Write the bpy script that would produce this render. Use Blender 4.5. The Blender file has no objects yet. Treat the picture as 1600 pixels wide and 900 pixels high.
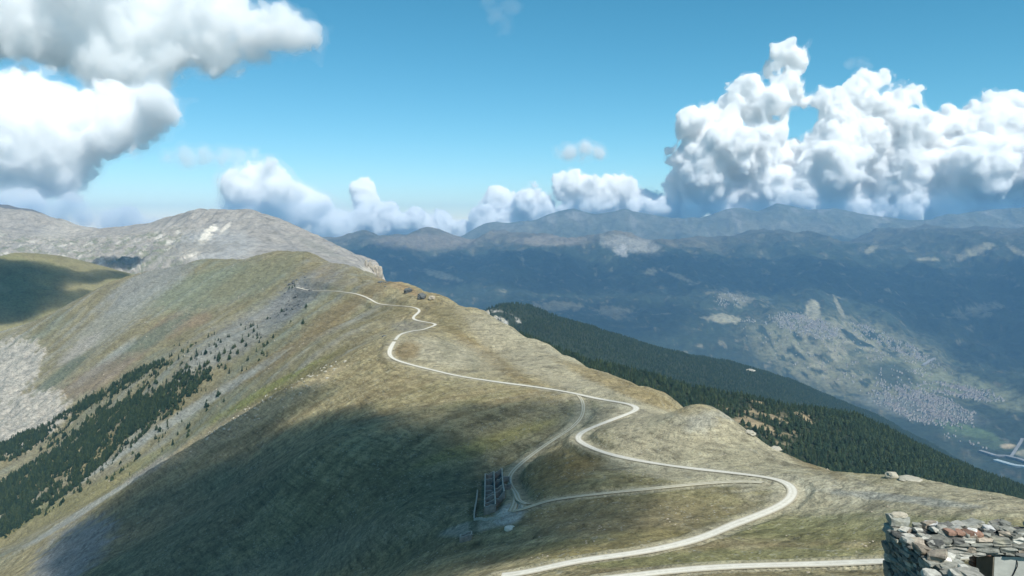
import bpy, bmesh, math, random
import numpy as np
from mathutils import Vector, Matrix

scene = bpy.context.scene
COL = scene.collection
rng = np.random.default_rng(11)
random.seed(5)

# ------------------------------------------------------------------ camera
F = 1250.0                                   # focal length in pixels of a 1600 x 900 frame
PITCH = math.atan(100.0 / F)
cam_d = bpy.data.cameras.new('camera')
cam_d.sensor_width = 36.0
cam_d.lens = 36.0 * F / 1600.0
cam_d.clip_start = 0.1
cam_d.clip_end = 200000.0
cam = bpy.data.objects.new('camera', cam_d)
COL.objects.link(cam)
cam.location = (0, 0, 0)
cam.rotation_euler = (math.pi / 2 - PITCH, 0, 0)
scene.camera = cam

# ------------------------------------------------------------------ sky, sun, exposure
SUN_EL = math.radians(52)
SUN_AZ = math.radians(148)                   # clockwise from +Y (the view direction)
TO_SUN = np.array([math.sin(SUN_AZ) * math.cos(SUN_EL), math.cos(SUN_AZ) * math.cos(SUN_EL), math.sin(SUN_EL)])
world = bpy.data.worlds.new('World')
scene.world = world
world.use_nodes = True
wn = world.node_tree
for n in list(wn.nodes):
    wn.nodes.remove(n)
sky = wn.nodes.new('ShaderNodeTexSky')
sky.sky_type = 'NISHITA'
sky.sun_disc = False
sky.sun_elevation = SUN_EL
sky.sun_rotation = SUN_AZ
sky.altitude = 2800
sky.air_density = 1.0
sky.dust_density = 0.25
sky.ozone_density = 1.0
SKY_R = 0.13 ** 0.75 * 0.66
bg = wn.nodes.new('ShaderNodeBackground')
bg.inputs['Strength'].default_value = 0.12
wo = wn.nodes.new('ShaderNodeOutputWorld')
# the phone's rendering of the blue: red falls off faster than green and blue, over the whole sky alike
sep = wn.nodes.new('ShaderNodeSeparateColor'); comb = wn.nodes.new('ShaderNodeCombineColor')
wn.links.new(sky.outputs[0], sep.inputs[0])
def wmath(op, a, b):
    m = wn.nodes.new('ShaderNodeMath'); m.operation = op
    for i, v in enumerate((a, b)):
        if isinstance(v, bpy.types.NodeSocket): wn.links.new(v, m.inputs[i])
        else: m.inputs[i].default_value = v
    return m.outputs[0]
wn.links.new(wmath('ADD', wmath('MULTIPLY', wmath('POWER', sep.outputs[0], 1.75), SKY_R), wmath('MULTIPLY', sep.outputs[0], 0.14)), comb.inputs[0])
wn.links.new(wmath('MULTIPLY', sep.outputs[1], 0.905), comb.inputs[1])
wn.links.new(wmath('MULTIPLY', sep.outputs[2], 0.90), comb.inputs[2])
wn.links.new(comb.outputs[0], bg.inputs['Color'])
wn.links.new(bg.outputs[0], wo.inputs['Surface'])

sun_d = bpy.data.lights.new('sun', 'SUN')
sun_d.energy = 5.0
sun_d.angle = math.radians(0.53)
sun_d.color = (1.0, 0.965, 0.9)
sun = bpy.data.objects.new('sun', sun_d)
COL.objects.link(sun)
sun.rotation_euler = Vector(-TO_SUN).to_track_quat('-Z', 'Y').to_euler()

vs = scene.view_settings
vs.view_transform = 'Standard'
vs.look = 'None'
vs.exposure = 0.27
vs.gamma = 1.0
vs.use_curve_mapping = False
cy = scene.cycles
cy.use_denoising = True
cy.max_bounces = 32
cy.diffuse_bounces = 3
cy.glossy_bounces = 1
cy.transmission_bounces = 2
cy.transparent_max_bounces = 96
cy.volume_bounces = 32
cy.use_adaptive_sampling = True
cy.adaptive_threshold = 0.02

# ------------------------------------------------------------------ helpers: pixels, noise, meshes
CP, SP = math.cos(PITCH), math.sin(PITCH)

def ray(u, v):
    a = (np.asarray(u, float) - 800.0) / F
    b = (450.0 - np.asarray(v, float)) / F
    return a, CP + b * SP, -SP + b * CP

def at(u, v, r):
    """point seen at pixel (u, v) that lies r metres away horizontally"""
    dx, dy, dz = ray(u, v)
    s = np.asarray(r, float) / np.hypot(dx, dy)
    return dx * s, dy * s, dz * s

def pix(x, y, z):
    f = y * CP - z * SP
    up = y * SP + z * CP
    f = np.maximum(f, 1e-3)
    return 800 + F * x / f, 450 - F * up / f

def hash2(ix, iy, seed):
    h = (ix.astype(np.int64) * 374761393 + iy.astype(np.int64) * 668265263 + seed * 982451653) & 0xffffffff
    h = ((h ^ (h >> 13)) * 1274126177) & 0xffffffff
    h = ((h ^ (h >> 16)) * 2246822519) & 0xffffffff
    return (h ^ (h >> 15)) & 0xffff

_G = np.stack([np.cos(np.arange(256) * math.tau / 256), np.sin(np.arange(256) * math.tau / 256)], 1).astype(np.float32)

def noise2(x, y, seed=0):
    """gradient noise, about -1..1"""
    x0 = np.floor(x); y0 = np.floor(y)
    fx = (x - x0).astype(np.float32); fy = (y - y0).astype(np.float32)
    ix = x0.astype(np.int64); iy = y0.astype(np.int64)
    wx = fx * fx * fx * (fx * (fx * 6 - 15) + 10); wy = fy * fy * fy * (fy * (fy * 6 - 15) + 10)
    def g(ox, oy):
        v = _G[hash2(ix + ox, iy + oy, seed) & 255]
        return v[..., 0] * (fx - ox) + v[..., 1] * (fy - oy)
    a = g(0, 0); b = g(1, 0); c = g(0, 1); d = g(1, 1)
    return ((a + (b - a) * wx) + ((c + (d - c) * wx) - (a + (b - a) * wx)) * wy) * 1.5

def fbm(x, y, wl, octs=4, seed=0, gain=0.5, ridged=False):
    s = 0; amp = 1.0; tot = 0
    for o in range(octs):
        n = noise2(x / wl + 17.3 * o, y / wl - 9.1 * o, seed + o)
        if ridged:
            n = 1 - 2 * np.abs(n)
        s = s + amp * n; tot += amp
        amp *= gain; wl *= 0.5
    return s / tot

def sstep(a, b, x):
    t = np.clip((x - a) / (b - a), 0, 1)
    return t * t * (3 - 2 * t)

def mesh_np(name, co, faces, mat=None, smooth=True, col=None, nper=4):
    """mesh from a vertex array and an (n, nper) face array, with an optional colour per vertex"""
    me = bpy.data.meshes.new(name)
    co = np.ascontiguousarray(co, dtype=np.float32); faces = np.ascontiguousarray(faces, dtype=np.int32)
    n = len(faces)
    me.vertices.add(len(co)); me.vertices.foreach_set('co', co.ravel())
    me.loops.add(n * nper); me.loops.foreach_set('vertex_index', faces.ravel())
    me.polygons.add(n)
    me.polygons.foreach_set('loop_start', np.arange(0, n * nper, nper, dtype=np.int32))
    me.polygons.foreach_set('use_smooth', np.full(n, smooth))
    if col is not None:
        a = me.attributes.new('Col', 'FLOAT_COLOR', 'POINT')
        c4 = np.ones((len(co), 4), np.float32); c4[:, :3] = col
        a.data.foreach_set('color', c4.ravel())
    if mat:
        me.materials.append(mat)
    me.update(calc_edges=True)
    me.validate()
    return me

def link(name, me, parent=None, **props):
    o = bpy.data.objects.new(name, me)
    COL.objects.link(o)
    if parent:
        o.parent = parent
    for k, v in props.items():
        o[k] = v
    return o

def empty(name, loc, rz=0, **props):
    o = bpy.data.objects.new(name, None)
    o.location = loc; o.rotation_euler = (0, 0, rz)
    o.empty_display_size = 0.5
    COL.objects.link(o)
    for k, v in props.items():
        o[k] = v
    return o

def grid_faces(nr, nc, keep=None):
    i = np.arange(nr - 1)[:, None] * nc + np.arange(nc - 1)[None, :]
    f = np.stack([i, i + 1, i + nc + 1, i + nc], -1)
    if keep is not None:
        k = keep[:-1, :-1] & keep[1:, :-1] & keep[:-1, 1:] & keep[1:, 1:]
        f = f[k]
    return f.reshape(-1, 4)

def compact(co, faces, *arrs):
    used = np.zeros(len(co), bool); used[faces.ravel()] = True
    idx = np.cumsum(used) - 1
    return (co[used], idx[faces]) + tuple(a[used] for a in arrs)

# ------------------------------------------------------------------ materials
def mat_new(name):
    m = bpy.data.materials.new(name)
    m.use_nodes = True
    nt = m.node_tree
    b = nt.nodes['Principled BSDF']
    b.inputs['Roughness'].default_value = 0.95
    b.inputs['Specular IOR Level'].default_value = 0.15
    return m, nt, b

def nd(nt, t, **kw):
    n = nt.nodes.new(t)
    for k, v in kw.items():
        if k.startswith('i_'):
            n.inputs[k[2:].replace('_', ' ')].default_value = v
        else:
            setattr(n, k, v)
    return n

def mixcol(nt, blend, fac, a, b):
    m = nt.nodes.new('ShaderNodeMix'); m.data_type = 'RGBA'; m.blend_type = blend
    for s, v in ((0, fac), (6, a), (7, b)):
        if isinstance(v, bpy.types.NodeSocket):
            nt.links.new(v, m.inputs[s])
        else:
            m.inputs[s].default_value = v
    return m.outputs[2]

def ramp(nt, sock, stops):
    r = nt.nodes.new('ShaderNodeValToRGB')
    e = r.color_ramp.elements
    while len(e) < len(stops):
        e.new(0.5)
    for el, (p, c) in zip(e, stops):
        el.position = p
        el.color = (c, c, c, 1) if not isinstance(c, tuple) else c + (1,)
    nt.links.new(sock, r.inputs[0])
    return r.outputs[0]

def mat_ground(name, scales, strength, bump, bump_scale, turf=False):
    """vertex colour of the ground, broken up by noise of several sizes, with bump; turf adds tufts, stones and sheep paths along the contours"""
    m, nt, b = mat_new(name)
    at_ = nd(nt, 'ShaderNodeAttribute', attribute_name='Col')
    geo = nd(nt, 'ShaderNodeNewGeometry')
    c = at_.outputs['Color']
    for s, k in zip(scales, strength):
        n = nd(nt, 'ShaderNodeTexNoise', i_Scale=s, i_Detail=5.0, i_Roughness=0.65)
        nt.links.new(geo.outputs['Position'], n.inputs['Vector'])
        f = ramp(nt, n.outputs['Fac'], [(0.30, 1 - k), (0.5, 1.0), (0.72, 1 + k * 0.7)])
        c = mixcol(nt, 'MULTIPLY', 1.0, c, f)
    nb = nd(nt, 'ShaderNodeTexNoise', i_Scale=bump_scale, i_Detail=6.0, i_Roughness=0.7)
    nt.links.new(geo.outputs['Position'], nb.inputs['Vector'])
    h = nb.outputs['Fac']
    if turf:
        mp = nd(nt, 'ShaderNodeMapping'); mp.inputs['Scale'].default_value = (0.055, 0.055, 1.15)
        nt.links.new(geo.outputs['Position'], mp.inputs['Vector'])
        nc = nd(nt, 'ShaderNodeTexNoise', i_Scale=1.0, i_Detail=4.0, i_Roughness=0.6)
        nt.links.new(mp.outputs['Vector'], nc.inputs['Vector'])
        c = mixcol(nt, 'MULTIPLY', 1.0, c, ramp(nt, nc.outputs['Fac'], [(0.36, 0.70), (0.47, 1.0), (0.58, 1.02), (0.66, 1.22)]))
        tf = nd(nt, 'ShaderNodeTexNoise', i_Scale=1.5, i_Detail=3.0, i_Roughness=0.6)
        nt.links.new(geo.outputs['Position'], tf.inputs['Vector'])
        c = mixcol(nt, 'MULTIPLY', 1.0, c, ramp(nt, tf.outputs['Fac'], [(0.37, 0.60), (0.43, 1.0), (0.60, 1.0), (0.68, 1.2)]))
        vo = nd(nt, 'ShaderNodeTexVoronoi', i_Scale=0.55)
        nt.links.new(geo.outputs['Position'], vo.inputs['Vector'])
        st = ramp(nt, vo.outputs['Distance'], [(0.16, 1.0), (0.22, 0.0)])
        n3 = nd(nt, 'ShaderNodeTexNoise', i_Scale=0.06, i_Detail=2.0)
        nt.links.new(geo.outputs['Position'], n3.inputs['Vector'])
        st = mixcol(nt, 'MULTIPLY', 1.0, st, ramp(nt, n3.outputs['Fac'], [(0.46, 0.0), (0.6, 0.75)]))
        c = mixcol(nt, 'MIX', st, c, (.36, .345, .29, 1))
        ad = nd(nt, 'ShaderNodeMath', operation='MULTIPLY_ADD'); ad.inputs[1].default_value = 0.7
        nt.links.new(nc.outputs['Fac'], ad.inputs[0]); nt.links.new(h, ad.inputs[2]); h = ad.outputs[0]
    nt.links.new(c, b.inputs['Base Color'])
    bp = nd(nt, 'ShaderNodeBump', i_Strength=1.0, i_Distance=bump)
    nt.links.new(h, bp.inputs['Height'])
    nt.links.new(bp.outputs['Normal'], b.inputs['Normal'])
    return m

def mat_plain(name, col, vary=0.25, scale=3.0, bump=0.02, rough=0.9, obj_random=0.0):
    m, nt, b = mat_new(name)
    b.inputs['Roughness'].default_value = rough
    tc = nd(nt, 'ShaderNodeTexCoord')
    n = nd(nt, 'ShaderNodeTexNoise', i_Scale=scale, i_Detail=6.0, i_Roughness=0.65)
    nt.links.new(tc.outputs['Object'], n.inputs['Vector'])
    f = ramp(nt, n.outputs['Fac'], [(0.28, 1 - vary), (0.5, 1.0), (0.74, 1 + vary)])
    c = mixcol(nt, 'MULTIPLY', 1.0, tuple(col) + (1,), f)
    if obj_random:
        oi = nd(nt, 'ShaderNodeObjectInfo')
        f2 = ramp(nt, oi.outputs['Random'], [(0.0, 1 - obj_random), (1.0, 1 + obj_random)])
        c = mixcol(nt, 'MULTIPLY', 1.0, c, f2)
    nt.links.new(c, b.inputs['Base Color'])
    bp = nd(nt, 'ShaderNodeBump', i_Strength=0.8, i_Distance=bump)
    nt.links.new(n.outputs['Fac'], bp.inputs['Height'])
    nt.links.new(bp.outputs['Normal'], b.inputs['Normal'])
    return m

# ------------------------------------------------------------------ the ridge: a surface through surveyed points
# (pixel u, pixel v, horizontal range in m): ranges from the 4 m road's width in the picture and the slopes' fall
VIS = [
 (1380,880,172),(1000,893,168),(820,898,178),(1100,850,193),(1600,885,162),(1240,800,238),(1245,770,252),(1225,755,263),
 (1150,740,285),(1000,718,315),(910,690,345),(930,672,365),(1000,638,420),(900,615,455),(800,600,500),(700,585,545),
 (610,557,610),(612,535,640),(640,517,720),(690,505,800),(645,497,850),(655,485,880),(590,470,1000),(500,455,1150),
 (1400,790,222),(1550,800,205),(1300,820,215),(1500,835,188),
 # plateau edge and mound
 (1600,778,238),(1500,760,262),(1450,752,272),(1400,746,282),(1340,742,292),(1280,736,300),(1240,716,320),(1200,696,335),
 (1160,668,345),(1100,631,350),(1060,640,358),(1010,660,352),(950,668,358),(1150,700,318),
 # crest on the right of the road, far to near
 (1055,631,470),(1000,606,530),(950,586,580),(900,563,650),(850,536,720),(800,511,790),(760,489,860),(700,466,960),
 (650,448,1050),(595,434,1180),(560,421,1260),(500,402,1400),(450,395,1480),(400,403,1530),(320,404,1620),(250,420,1700),
 (200,432,1780),(130,465,1830),(60,500,1880),(0,520,1930),
 (800,565,620),(690,530,690),(735,547,650),(770,555,700),(900,592,530),(980,615,495),
 # left flank down to the ruined barracks and the frame's foot
 (610,650,480),(700,680,420),(800,720,370),(770,775,325),(770,743,352),(640,800,320),(700,850,260),(760,890,205),(800,840,245),
 (900,820,230),(900,750,290),(1000,790,245),(850,700,370),(500,700,450),(500,800,400),(400,800,440),(300,850,440),(450,890,370),
 (600,880,300),(200,890,460),(350,760,540),
 # spur that bounds the shaded slope
 (520,590,630),(450,620,650),(380,662,655),(300,712,660),(230,755,665),(180,788,670),(100,838,690),(0,892,720),(-120,950,760),
 # beyond the spur
 (450,607,830),(380,645,870),(300,698,900),(200,752,950),(100,802,1000),(0,852,1050),(300,650,1010),(200,690,1080),(100,740,1130),
 (0,780,1170),(400,580,970),(500,540,880),(560,500,950),(450,480,1180),(400,520,1100),(300,560,1120),(200,620,1180),(100,680,1230),
 (0,730,1260),(300,500,1350),(200,540,1380),(100,600,1400),(0,660,1420),(400,440,1350),(300,440,1520),(200,470,1600),(100,520,1650),
 (0,570,1700),(-150,620,1800),(-150,800,1150),(-150,920,900),(-150,560,1950),
]
CREST = [(1055,631,470),(950,586,580),(850,536,720),(760,489,860),(650,448,1050),(560,421,1260),(500,402,1400),(450,395,1480),
         (320,404,1620),(200,432,1780),(60,500,1880),(-150,560,1950)]
EDGE = [(1600,778,238),(1450,752,272),(1340,742,292),(1240,716,320),(1160,668,345)]
P = [at(*p) for p in VIS]
for (u, v, r) in CREST:
    x, y, z = at(u, v, r); k = 1.0
    for dr, dz in ((90, 38), (230, 130), (420, 260)):
        P.append((x * (r + dr) / r, y * (r + dr) / r, z - dz))
for (u, v, r) in EDGE:
    x, y, z = at(u, v, r)
    for dr, dz in ((50, 26), (160, 105), (300, 190)):
        P.append((x * (r + dr) / r, y * (r + dr) / r, z - dz))
P += [(0, 0, -9.0), (40, 0, -13), (-40, 0, -17), (7, 11, -9.5), (0, 60, -34), (45, 50, -30), (-45, 50, -42), (0, 115, -60),
      (90, 100, -56), (-95, 100, -88), (170, 110, -66), (-200, 120, -140), (0, -50, -25), (-240, 300, -195), (300, 150, -105), (260, 40, -85)]
P = np.array([[float(c) for c in p] for p in P])

def tps_fit(P, lam=2e-6):
    X = P[:, :2] / 1000.0
    n = len(X)
    d2 = ((X[:, None] - X[None]) ** 2).sum(-1)
    K = 0.5 * d2 * np.log(d2 + 1e-12) + lam * np.eye(n)
    A = np.zeros((n + 3, n + 3))
    A[:n, :n] = K; A[:n, n] = 1; A[:n, n + 1:] = X; A[n, :n] = 1; A[n + 1:, :n] = X.T
    b = np.zeros(n + 3); b[:n] = P[:, 2]
    return X, np.linalg.solve(A, b)

TX, TW = tps_fit(P)

def tps(x, y):
    x = np.asarray(x, float) / 1000; y = np.asarray(y, float) / 1000
    z = TW[-3] + TW[-2] * x + TW[-1] * y
    for (cx, cy_), w in zip(TX, TW[:-3]):
        d2 = (x - cx) ** 2 + (y - cy_) ** 2
        z = z + 0.5 * w * d2 * np.log(d2 + 1e-12)
    return z

SPUR = np.array([[float(c) for c in at(*p)[:2]] for p in ((610,557,610),(520,590,630),(450,620,650),(380,662,655),(300,712,660),(230,755,665),(180,788,670),(100,838,690),(0,892,720),(-120,950,760))])
def spur_crest(x, y):
    """sharp crest of the spur: a roof-shaped rise along its line"""
    best = np.full(np.shape(x), 1e9)
    for a, b in zip(SPUR[:-1], SPUR[1:]):
        d = b - a; t = np.clip(((x - a[0]) * d[0] + (y - a[1]) * d[1]) / (d @ d), 0, 1)
        best = np.minimum(best, np.hypot(x - a[0] - t * d[0], y - a[1] - t * d[1]))
    k = 1 - sstep(-175, -110, x)
    return 9.0 * np.exp(-best / 26.0) * k

def ridge_z(x, y):
    """smooth height of the ridge (before the fine relief)"""
    r = np.hypot(x, y)
    z = tps(x, y) + spur_crest(x, y) + 7.3 * np.exp(-(r / 3.0) ** 2)
    k = sstep(120, 400, r)
    return z + fbm(x, y, 130, 2, 31) * (0.4 + 2.4 * k)

# polar grid: about one picture pixel per cell at every distance
AZ = np.radians(np.linspace(-41.5, 41.5, 1010))
RR = np.concatenate([np.linspace(0.4, 24, 34), np.geomspace(25.5, 150, 60), np.geomspace(151, 2350, 640)])
az, rr = np.meshgrid(AZ, RR)
gx, gy = rr * np.sin(az), rr * np.cos(az)
gz0 = tps(gx, gy) + spur_crest(gx, gy)
gr, gc = gx.shape
# keep only what lies before, on, or a little behind the crest
cu = [c[0] for c in CREST][::-1] + [1100, 1160, 1240, 1340, 1450, 1600, 1800]
cr = [c[2] + 220 for c in CREST][::-1] + [620, 560, 530, 500, 480, 450, 400]
gu = 800 + F * np.tan(az) / CP * 1.0
keep = rr < np.interp(gu, cu, cr)
gz = gz0 + 7.3 * np.exp(-(rr / 3.0) ** 2) + fbm(gx, gy, 130, 2, 31) * (0.4 + 2.4 * sstep(120, 400, rr))

# fall line of the smooth surface, for gullies and streaks that run downhill
dzr = np.gradient(gz0, axis=0) / np.gradient(rr, axis=0)
dza = np.gradient(gz0, axis=1) / (np.gradient(az, axis=1) * rr)
fx = dzr * np.sin(az) + dza * np.cos(az)
fy = dzr * np.cos(az) - dza * np.sin(az)
sl = np.hypot(fx, fy)
fxn, fyn = fx / (sl + 1e-6), fy / (sl + 1e-6)

def streak(wl, length, seed, steps=9):
    """noise smeared along the fall line: long thin marks that run down the slope"""
    s = 0; w = 0
    for k in np.linspace(-1, 1, steps):
        q = 1 - abs(k) * 0.6
        s = s + q * noise2((gx + fxn * k * length) / wl, (gy + fyn * k * length) / wl, seed); w += q
    return s / w * 2.2

st_big = streak(26, 90, 51, 11)
st_mid = streak(8, 34, 52, 9)
st_fin = streak(2.6, 12, 53, 9)
pu, pv = pix(gx, gy, gz)

# ------------------------------------------------------------------ roads traced on the ridge
def on_ridge(u, v, rmin=100.0):
    """first point of the ridge met by the pixel's line of sight"""
    u = np.atleast_1d(np.asarray(u, float)); v = np.atleast_1d(np.asarray(v, float))
    dx, dy, dz = ray(u, v)
    h = np.hypot(dx, dy); dx, dy, dz = dx / h, dy / h, dz / h
    rs = np.geomspace(rmin, 2300, 700)
    X = dx[:, None] * rs; Y = dy[:, None] * rs
    D = dz[:, None] * rs - ridge_z(X, Y)
    hit = (D[:, :-1] > 0) & (D[:, 1:] <= 0)
    best = np.where(hit.any(1), hit.argmax(1), np.abs(D[:, :-1] / rs[:-1]).argmin(1))
    i = np.arange(len(u))
    d0, d1 = D[i, best], D[i, best + 1]
    t = np.where(hit.any(1), np.clip(d0 / (d0 - d1 + 1e-9), 0, 1), 0)
    r = rs[best] + t * (rs[best + 1] - rs[best])
    x, y = dx * r, dy * r
    return np.stack([x, y, ridge_z(x, y)], 1)

def catmull(pts, n=10):
    p = np.array(pts, float)
    p = np.vstack([2 * p[0] - p[1], p, 2 * p[-1] - p[-2]])
    out = []
    for i in range(1, len(p) - 2):
        for t in np.linspace(0, 1, n, endpoint=False):
            a, b, c, d = p[i - 1], p[i], p[i + 1], p[i + 2]
            out.append(0.5 * (2 * b + (c - a) * t + (2 * a - 5 * b + 4 * c - d) * t * t + (3 * b - a - 3 * c + d) * t ** 3))
    out.append(p[-2])
    return np.array(out)

def resample(p, step):
    d = np.r_[0, np.cumsum(np.linalg.norm(np.diff(p, axis=0), axis=1))]
    s = np.arange(0, d[-1], step)
    return np.stack([np.interp(s, d, p[:, k]) for k in range(p.shape[1])], 1)

def smooth1(a, k):
    w = np.hanning(2 * k + 3)[1:-1]; w /= w.sum()
    return np.convolve(np.pad(a, k, mode='edge'), w, 'valid')

ROADS = {
 'main': (3.6, [(770,906),(830,892),(900,876),(960,868),(1040,854),(1100,838),(1150,818),(1200,800),(1230,785),(1243,770),(1238,758),(1220,749),
   (1180,743),(1120,736),(1060,729),(1000,720),(950,709),(918,697),(904,687),(907,678),(930,666),(965,652),(990,643),(997,637),(985,631),
   (940,624),(890,613),(840,605),(780,597),(720,588),(680,579),(640,569),(615,561),(608,553),(611,542),(617,532)]),
 'upper': (3.6, [(617,532),(625,523),(640,518),(660,515),(675,510),(682,506),(664,503),(646,499),(648,493),(655,487),(653,482),(640,479),(612,477),(590,474),
   (576,466),(556,459),(525,455),(500,454),(480,453),(462,448)]),
 'near': (3.4, [(930,907),(1040,893),(1120,886),(1200,883),(1300,881),(1390,877),(1490,870),(1600,861),(1700,852)]),
 'yard_track': (2.7, [(903,616),(911,630),(909,650),(891,670),(860,690),(825,715),(800,738),(796,752),(806,770),(812,783),(828,788)]),
 'yard_link': (3.0, [(797,800),(820,795),(845,785),(890,777),(950,770),(1010,764),(1080,757),(1150,752),(1205,754)]),
 'yard_arm': (2.8, [(801,762),(806,778),(803,792),(797,803)]),
}
road_pts = {}
for k, (w, px) in ROADS.items():
    c = catmull(px, 8)
    p = on_ridge(c[:, 0], c[:, 1])
    p = p[np.r_[True, np.linalg.norm(np.diff(p[:, :2], axis=0), axis=1) < 90]]
    p = resample(p, 1.5)
    kk = 9 if 'yard' not in k else 5
    for a in range(2):
        p[:, a] = smooth1(p[:, a], kk)
    p[:, 2] = smooth1(ridge_z(p[:, 0], p[:, 1]), 12 if 'yard' not in k else 3)
    road_pts[k] = p

# fine relief: gullies, hummocks, rock
rough = sstep(60, 200, rr)
gz = gz + rough * (st_big * (0.8 + 2.6 * sstep(600, 1000, rr)) * sstep(250, 700, rr) + st_mid * (0.38 + 0.5 * sstep(600, 1000, rr)) + fbm(gx, gy, 22, 4, 71, 0.55) * (0.55 + 0.0008 * rr)
                   + fbm(gx, gy, 7.5, 4, 75, .6) * (0.42 + .0006 * rr) + 0.16 * st_fin)
gz = gz + (1 - rough) * fbm(gx, gy, 6, 4, 76) * 0.3 * sstep(2, 10, rr)

# cut the roads into the slope
rd = np.full(gx.shape, 1e9); rz = np.zeros(gx.shape)
lnr = RR
for k, (w, _) in ROADS.items():
    for (x, y, z) in road_pts[k]:
        r = math.hypot(x, y); a = math.atan2(x, y)
        win = 9 + 0.012 * r
        i0, i1 = np.searchsorted(RR, (r - win, r + win)); j0, j1 = np.searchsorted(AZ, (a - win / r, a + win / r))
        if j1 <= j0 or i1 <= i0: continue
        d = np.hypot(gx[i0:i1, j0:j1] - x, gy[i0:i1, j0:j1] - y) - w / 2
        s = d < rd[i0:i1, j0:j1]
        rd[i0:i1, j0:j1][s] = d[s]; rz[i0:i1, j0:j1][s] = z
cell = np.gradient(rr, axis=0)
flat = 1 - sstep(0.3, 3.2, (rd - cell * 0.9) / (1 + 0.0012 * rr))
gz = gz * (1 - flat) + (rz - 0.16 - 0.00022 * rr) * flat

# ---- what grows and lies where: albedo per vertex
pu, pv = pix(gx, gy, gz)
W1 = fbm(gx, gy, 60, 4, 81); W2 = fbm(gx, gy, 14, 4, 82); W3 = fbm(gx, gy, 200, 3, 83); W4 = fbm(gx, gy, 3.5, 3, 84)

def patch(u0, v0, ru, rv, ang=0, soft=0.35, wob=0.45):
    """soft-edged patch of ground round the place seen at (u0, v0)"""
    a = math.radians(ang); du, dv = pu - u0, pv - v0
    p = (du * math.cos(a) - dv * math.sin(a)) / ru; q = (du * math.sin(a) + dv * math.cos(a)) / rv
    d = np.hypot(p, q) + wob * (0.75 * st_mid + 0.6 * W2 + 0.7 * W1 + .35 * st_fin)
    return 1 - sstep(1 - soft, 1 + soft, d)

STRAW = np.array([.335, .286, .158]); BROWN = np.array([.180, .145, .076]); GREEN = np.array([.150, .160, .062]); DARK = np.array([.105, .100, .055])
SCREE = np.array([.265, .268, .232]); BLUE = np.array([.215, .222, .215]); PALE = np.array([.43, .392, .33]); RED = np.array([.235, .165, .110])
SAND = np.array([.375, .345, .245]); TEAL = np.array([.17, .195, .135])
col = np.empty(gx.shape + (3,), np.float32)
t = sstep(-0.5, 0.6, 0.8 * st_mid + 0.7 * W1 + 0.5 * W2)
col[:] = (BROWN * 1.15)[None, None] * (1 - t[..., None]) + STRAW * t[..., None]

def lay(mask, c, k=1.0):
    global col
    m = np.clip(mask * k, 0, 1)[..., None]
    col = col * (1 - m) + np.asarray(c) * m

lay(sstep(0.05, 0.6, W3 + 0.4 * st_big), GREEN, 0.32)
lay(sstep(0.1, 0.6, st_fin * 0.8 + W2 * 0.5), DARK, 0.7)
lay(sstep(0.15, 0.55, -st_fin * .9 + .3 * W2 - .2 * W1), STRAW * 1.15, 0.6)
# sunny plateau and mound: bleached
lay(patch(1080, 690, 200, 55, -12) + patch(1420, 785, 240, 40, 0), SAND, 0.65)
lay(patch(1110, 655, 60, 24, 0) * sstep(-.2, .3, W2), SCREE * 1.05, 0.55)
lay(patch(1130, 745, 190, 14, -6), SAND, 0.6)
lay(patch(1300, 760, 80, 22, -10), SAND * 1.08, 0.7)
lay(patch(1230, 700, 60, 10, -38) + patch(1280, 725, 50, 9, -30), BROWN, 0.6)
lay(patch(1350, 825, 260, 22, 0) + patch(1150, 870, 300, 12, 2), GREEN * 1.05, 0.55)
lay(patch(1000, 810, 190, 28, 2), BROWN, 0.5)
lay(patch(1400, 778, 120, 6, -6), SCREE * 1.15, 0.7)
# orange-green turf near the barracks and by the foot of the picture
lay(patch(875, 735, 62, 24, 15), np.array([.23, .165, .065]), 0.9)
lay(patch(930, 850, 120, 14, 8), np.array([.24, .20, .085]), .7)
lay(patch(745, 700, 120, 14, 20), np.array([.31, .265, .105]), 0.9)
lay(patch(640, 745, 90, 8, 20), np.array([.30, .265, .16]), 0.6)
lay(patch(690, 760, 120, 30, 12), BROWN, 0.6)
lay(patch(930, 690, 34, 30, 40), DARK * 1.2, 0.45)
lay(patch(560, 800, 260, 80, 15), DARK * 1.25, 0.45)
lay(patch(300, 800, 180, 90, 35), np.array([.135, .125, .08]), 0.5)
lay(patch(480, 870, 220, 30, 18), np.array([.20, .185, .14]), 0.35)
# upper right flank
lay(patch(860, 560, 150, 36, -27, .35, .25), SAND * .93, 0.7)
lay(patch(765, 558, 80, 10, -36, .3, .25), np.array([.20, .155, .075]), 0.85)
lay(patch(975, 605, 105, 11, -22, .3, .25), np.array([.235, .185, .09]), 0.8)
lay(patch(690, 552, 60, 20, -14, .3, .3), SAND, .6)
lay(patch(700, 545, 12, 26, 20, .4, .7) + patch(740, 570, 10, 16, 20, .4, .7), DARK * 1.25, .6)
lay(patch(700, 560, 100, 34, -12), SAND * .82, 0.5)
lay(patch(635, 548, 20, 14, 10), np.array([.20, .15, .075]), 0.8)
lay(patch(640, 510, 30, 10, 0), BLUE * .8, 0.45)
lay(patch(600, 490, 50, 9, 12) + patch(700, 500, 30, 18, -30), np.array([.19, .16, .08]), 0.6)
lay(patch(540, 440, 70, 12, -18), np.array([.235, .18, .10]), 0.6)
lay(patch(505, 432, 26, 14, 40), np.array([.26, .185, .10]), 0.8)
lay(patch(620, 445, 40, 7, -25), np.array([.27, .185, .095]), 0.7)
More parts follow.
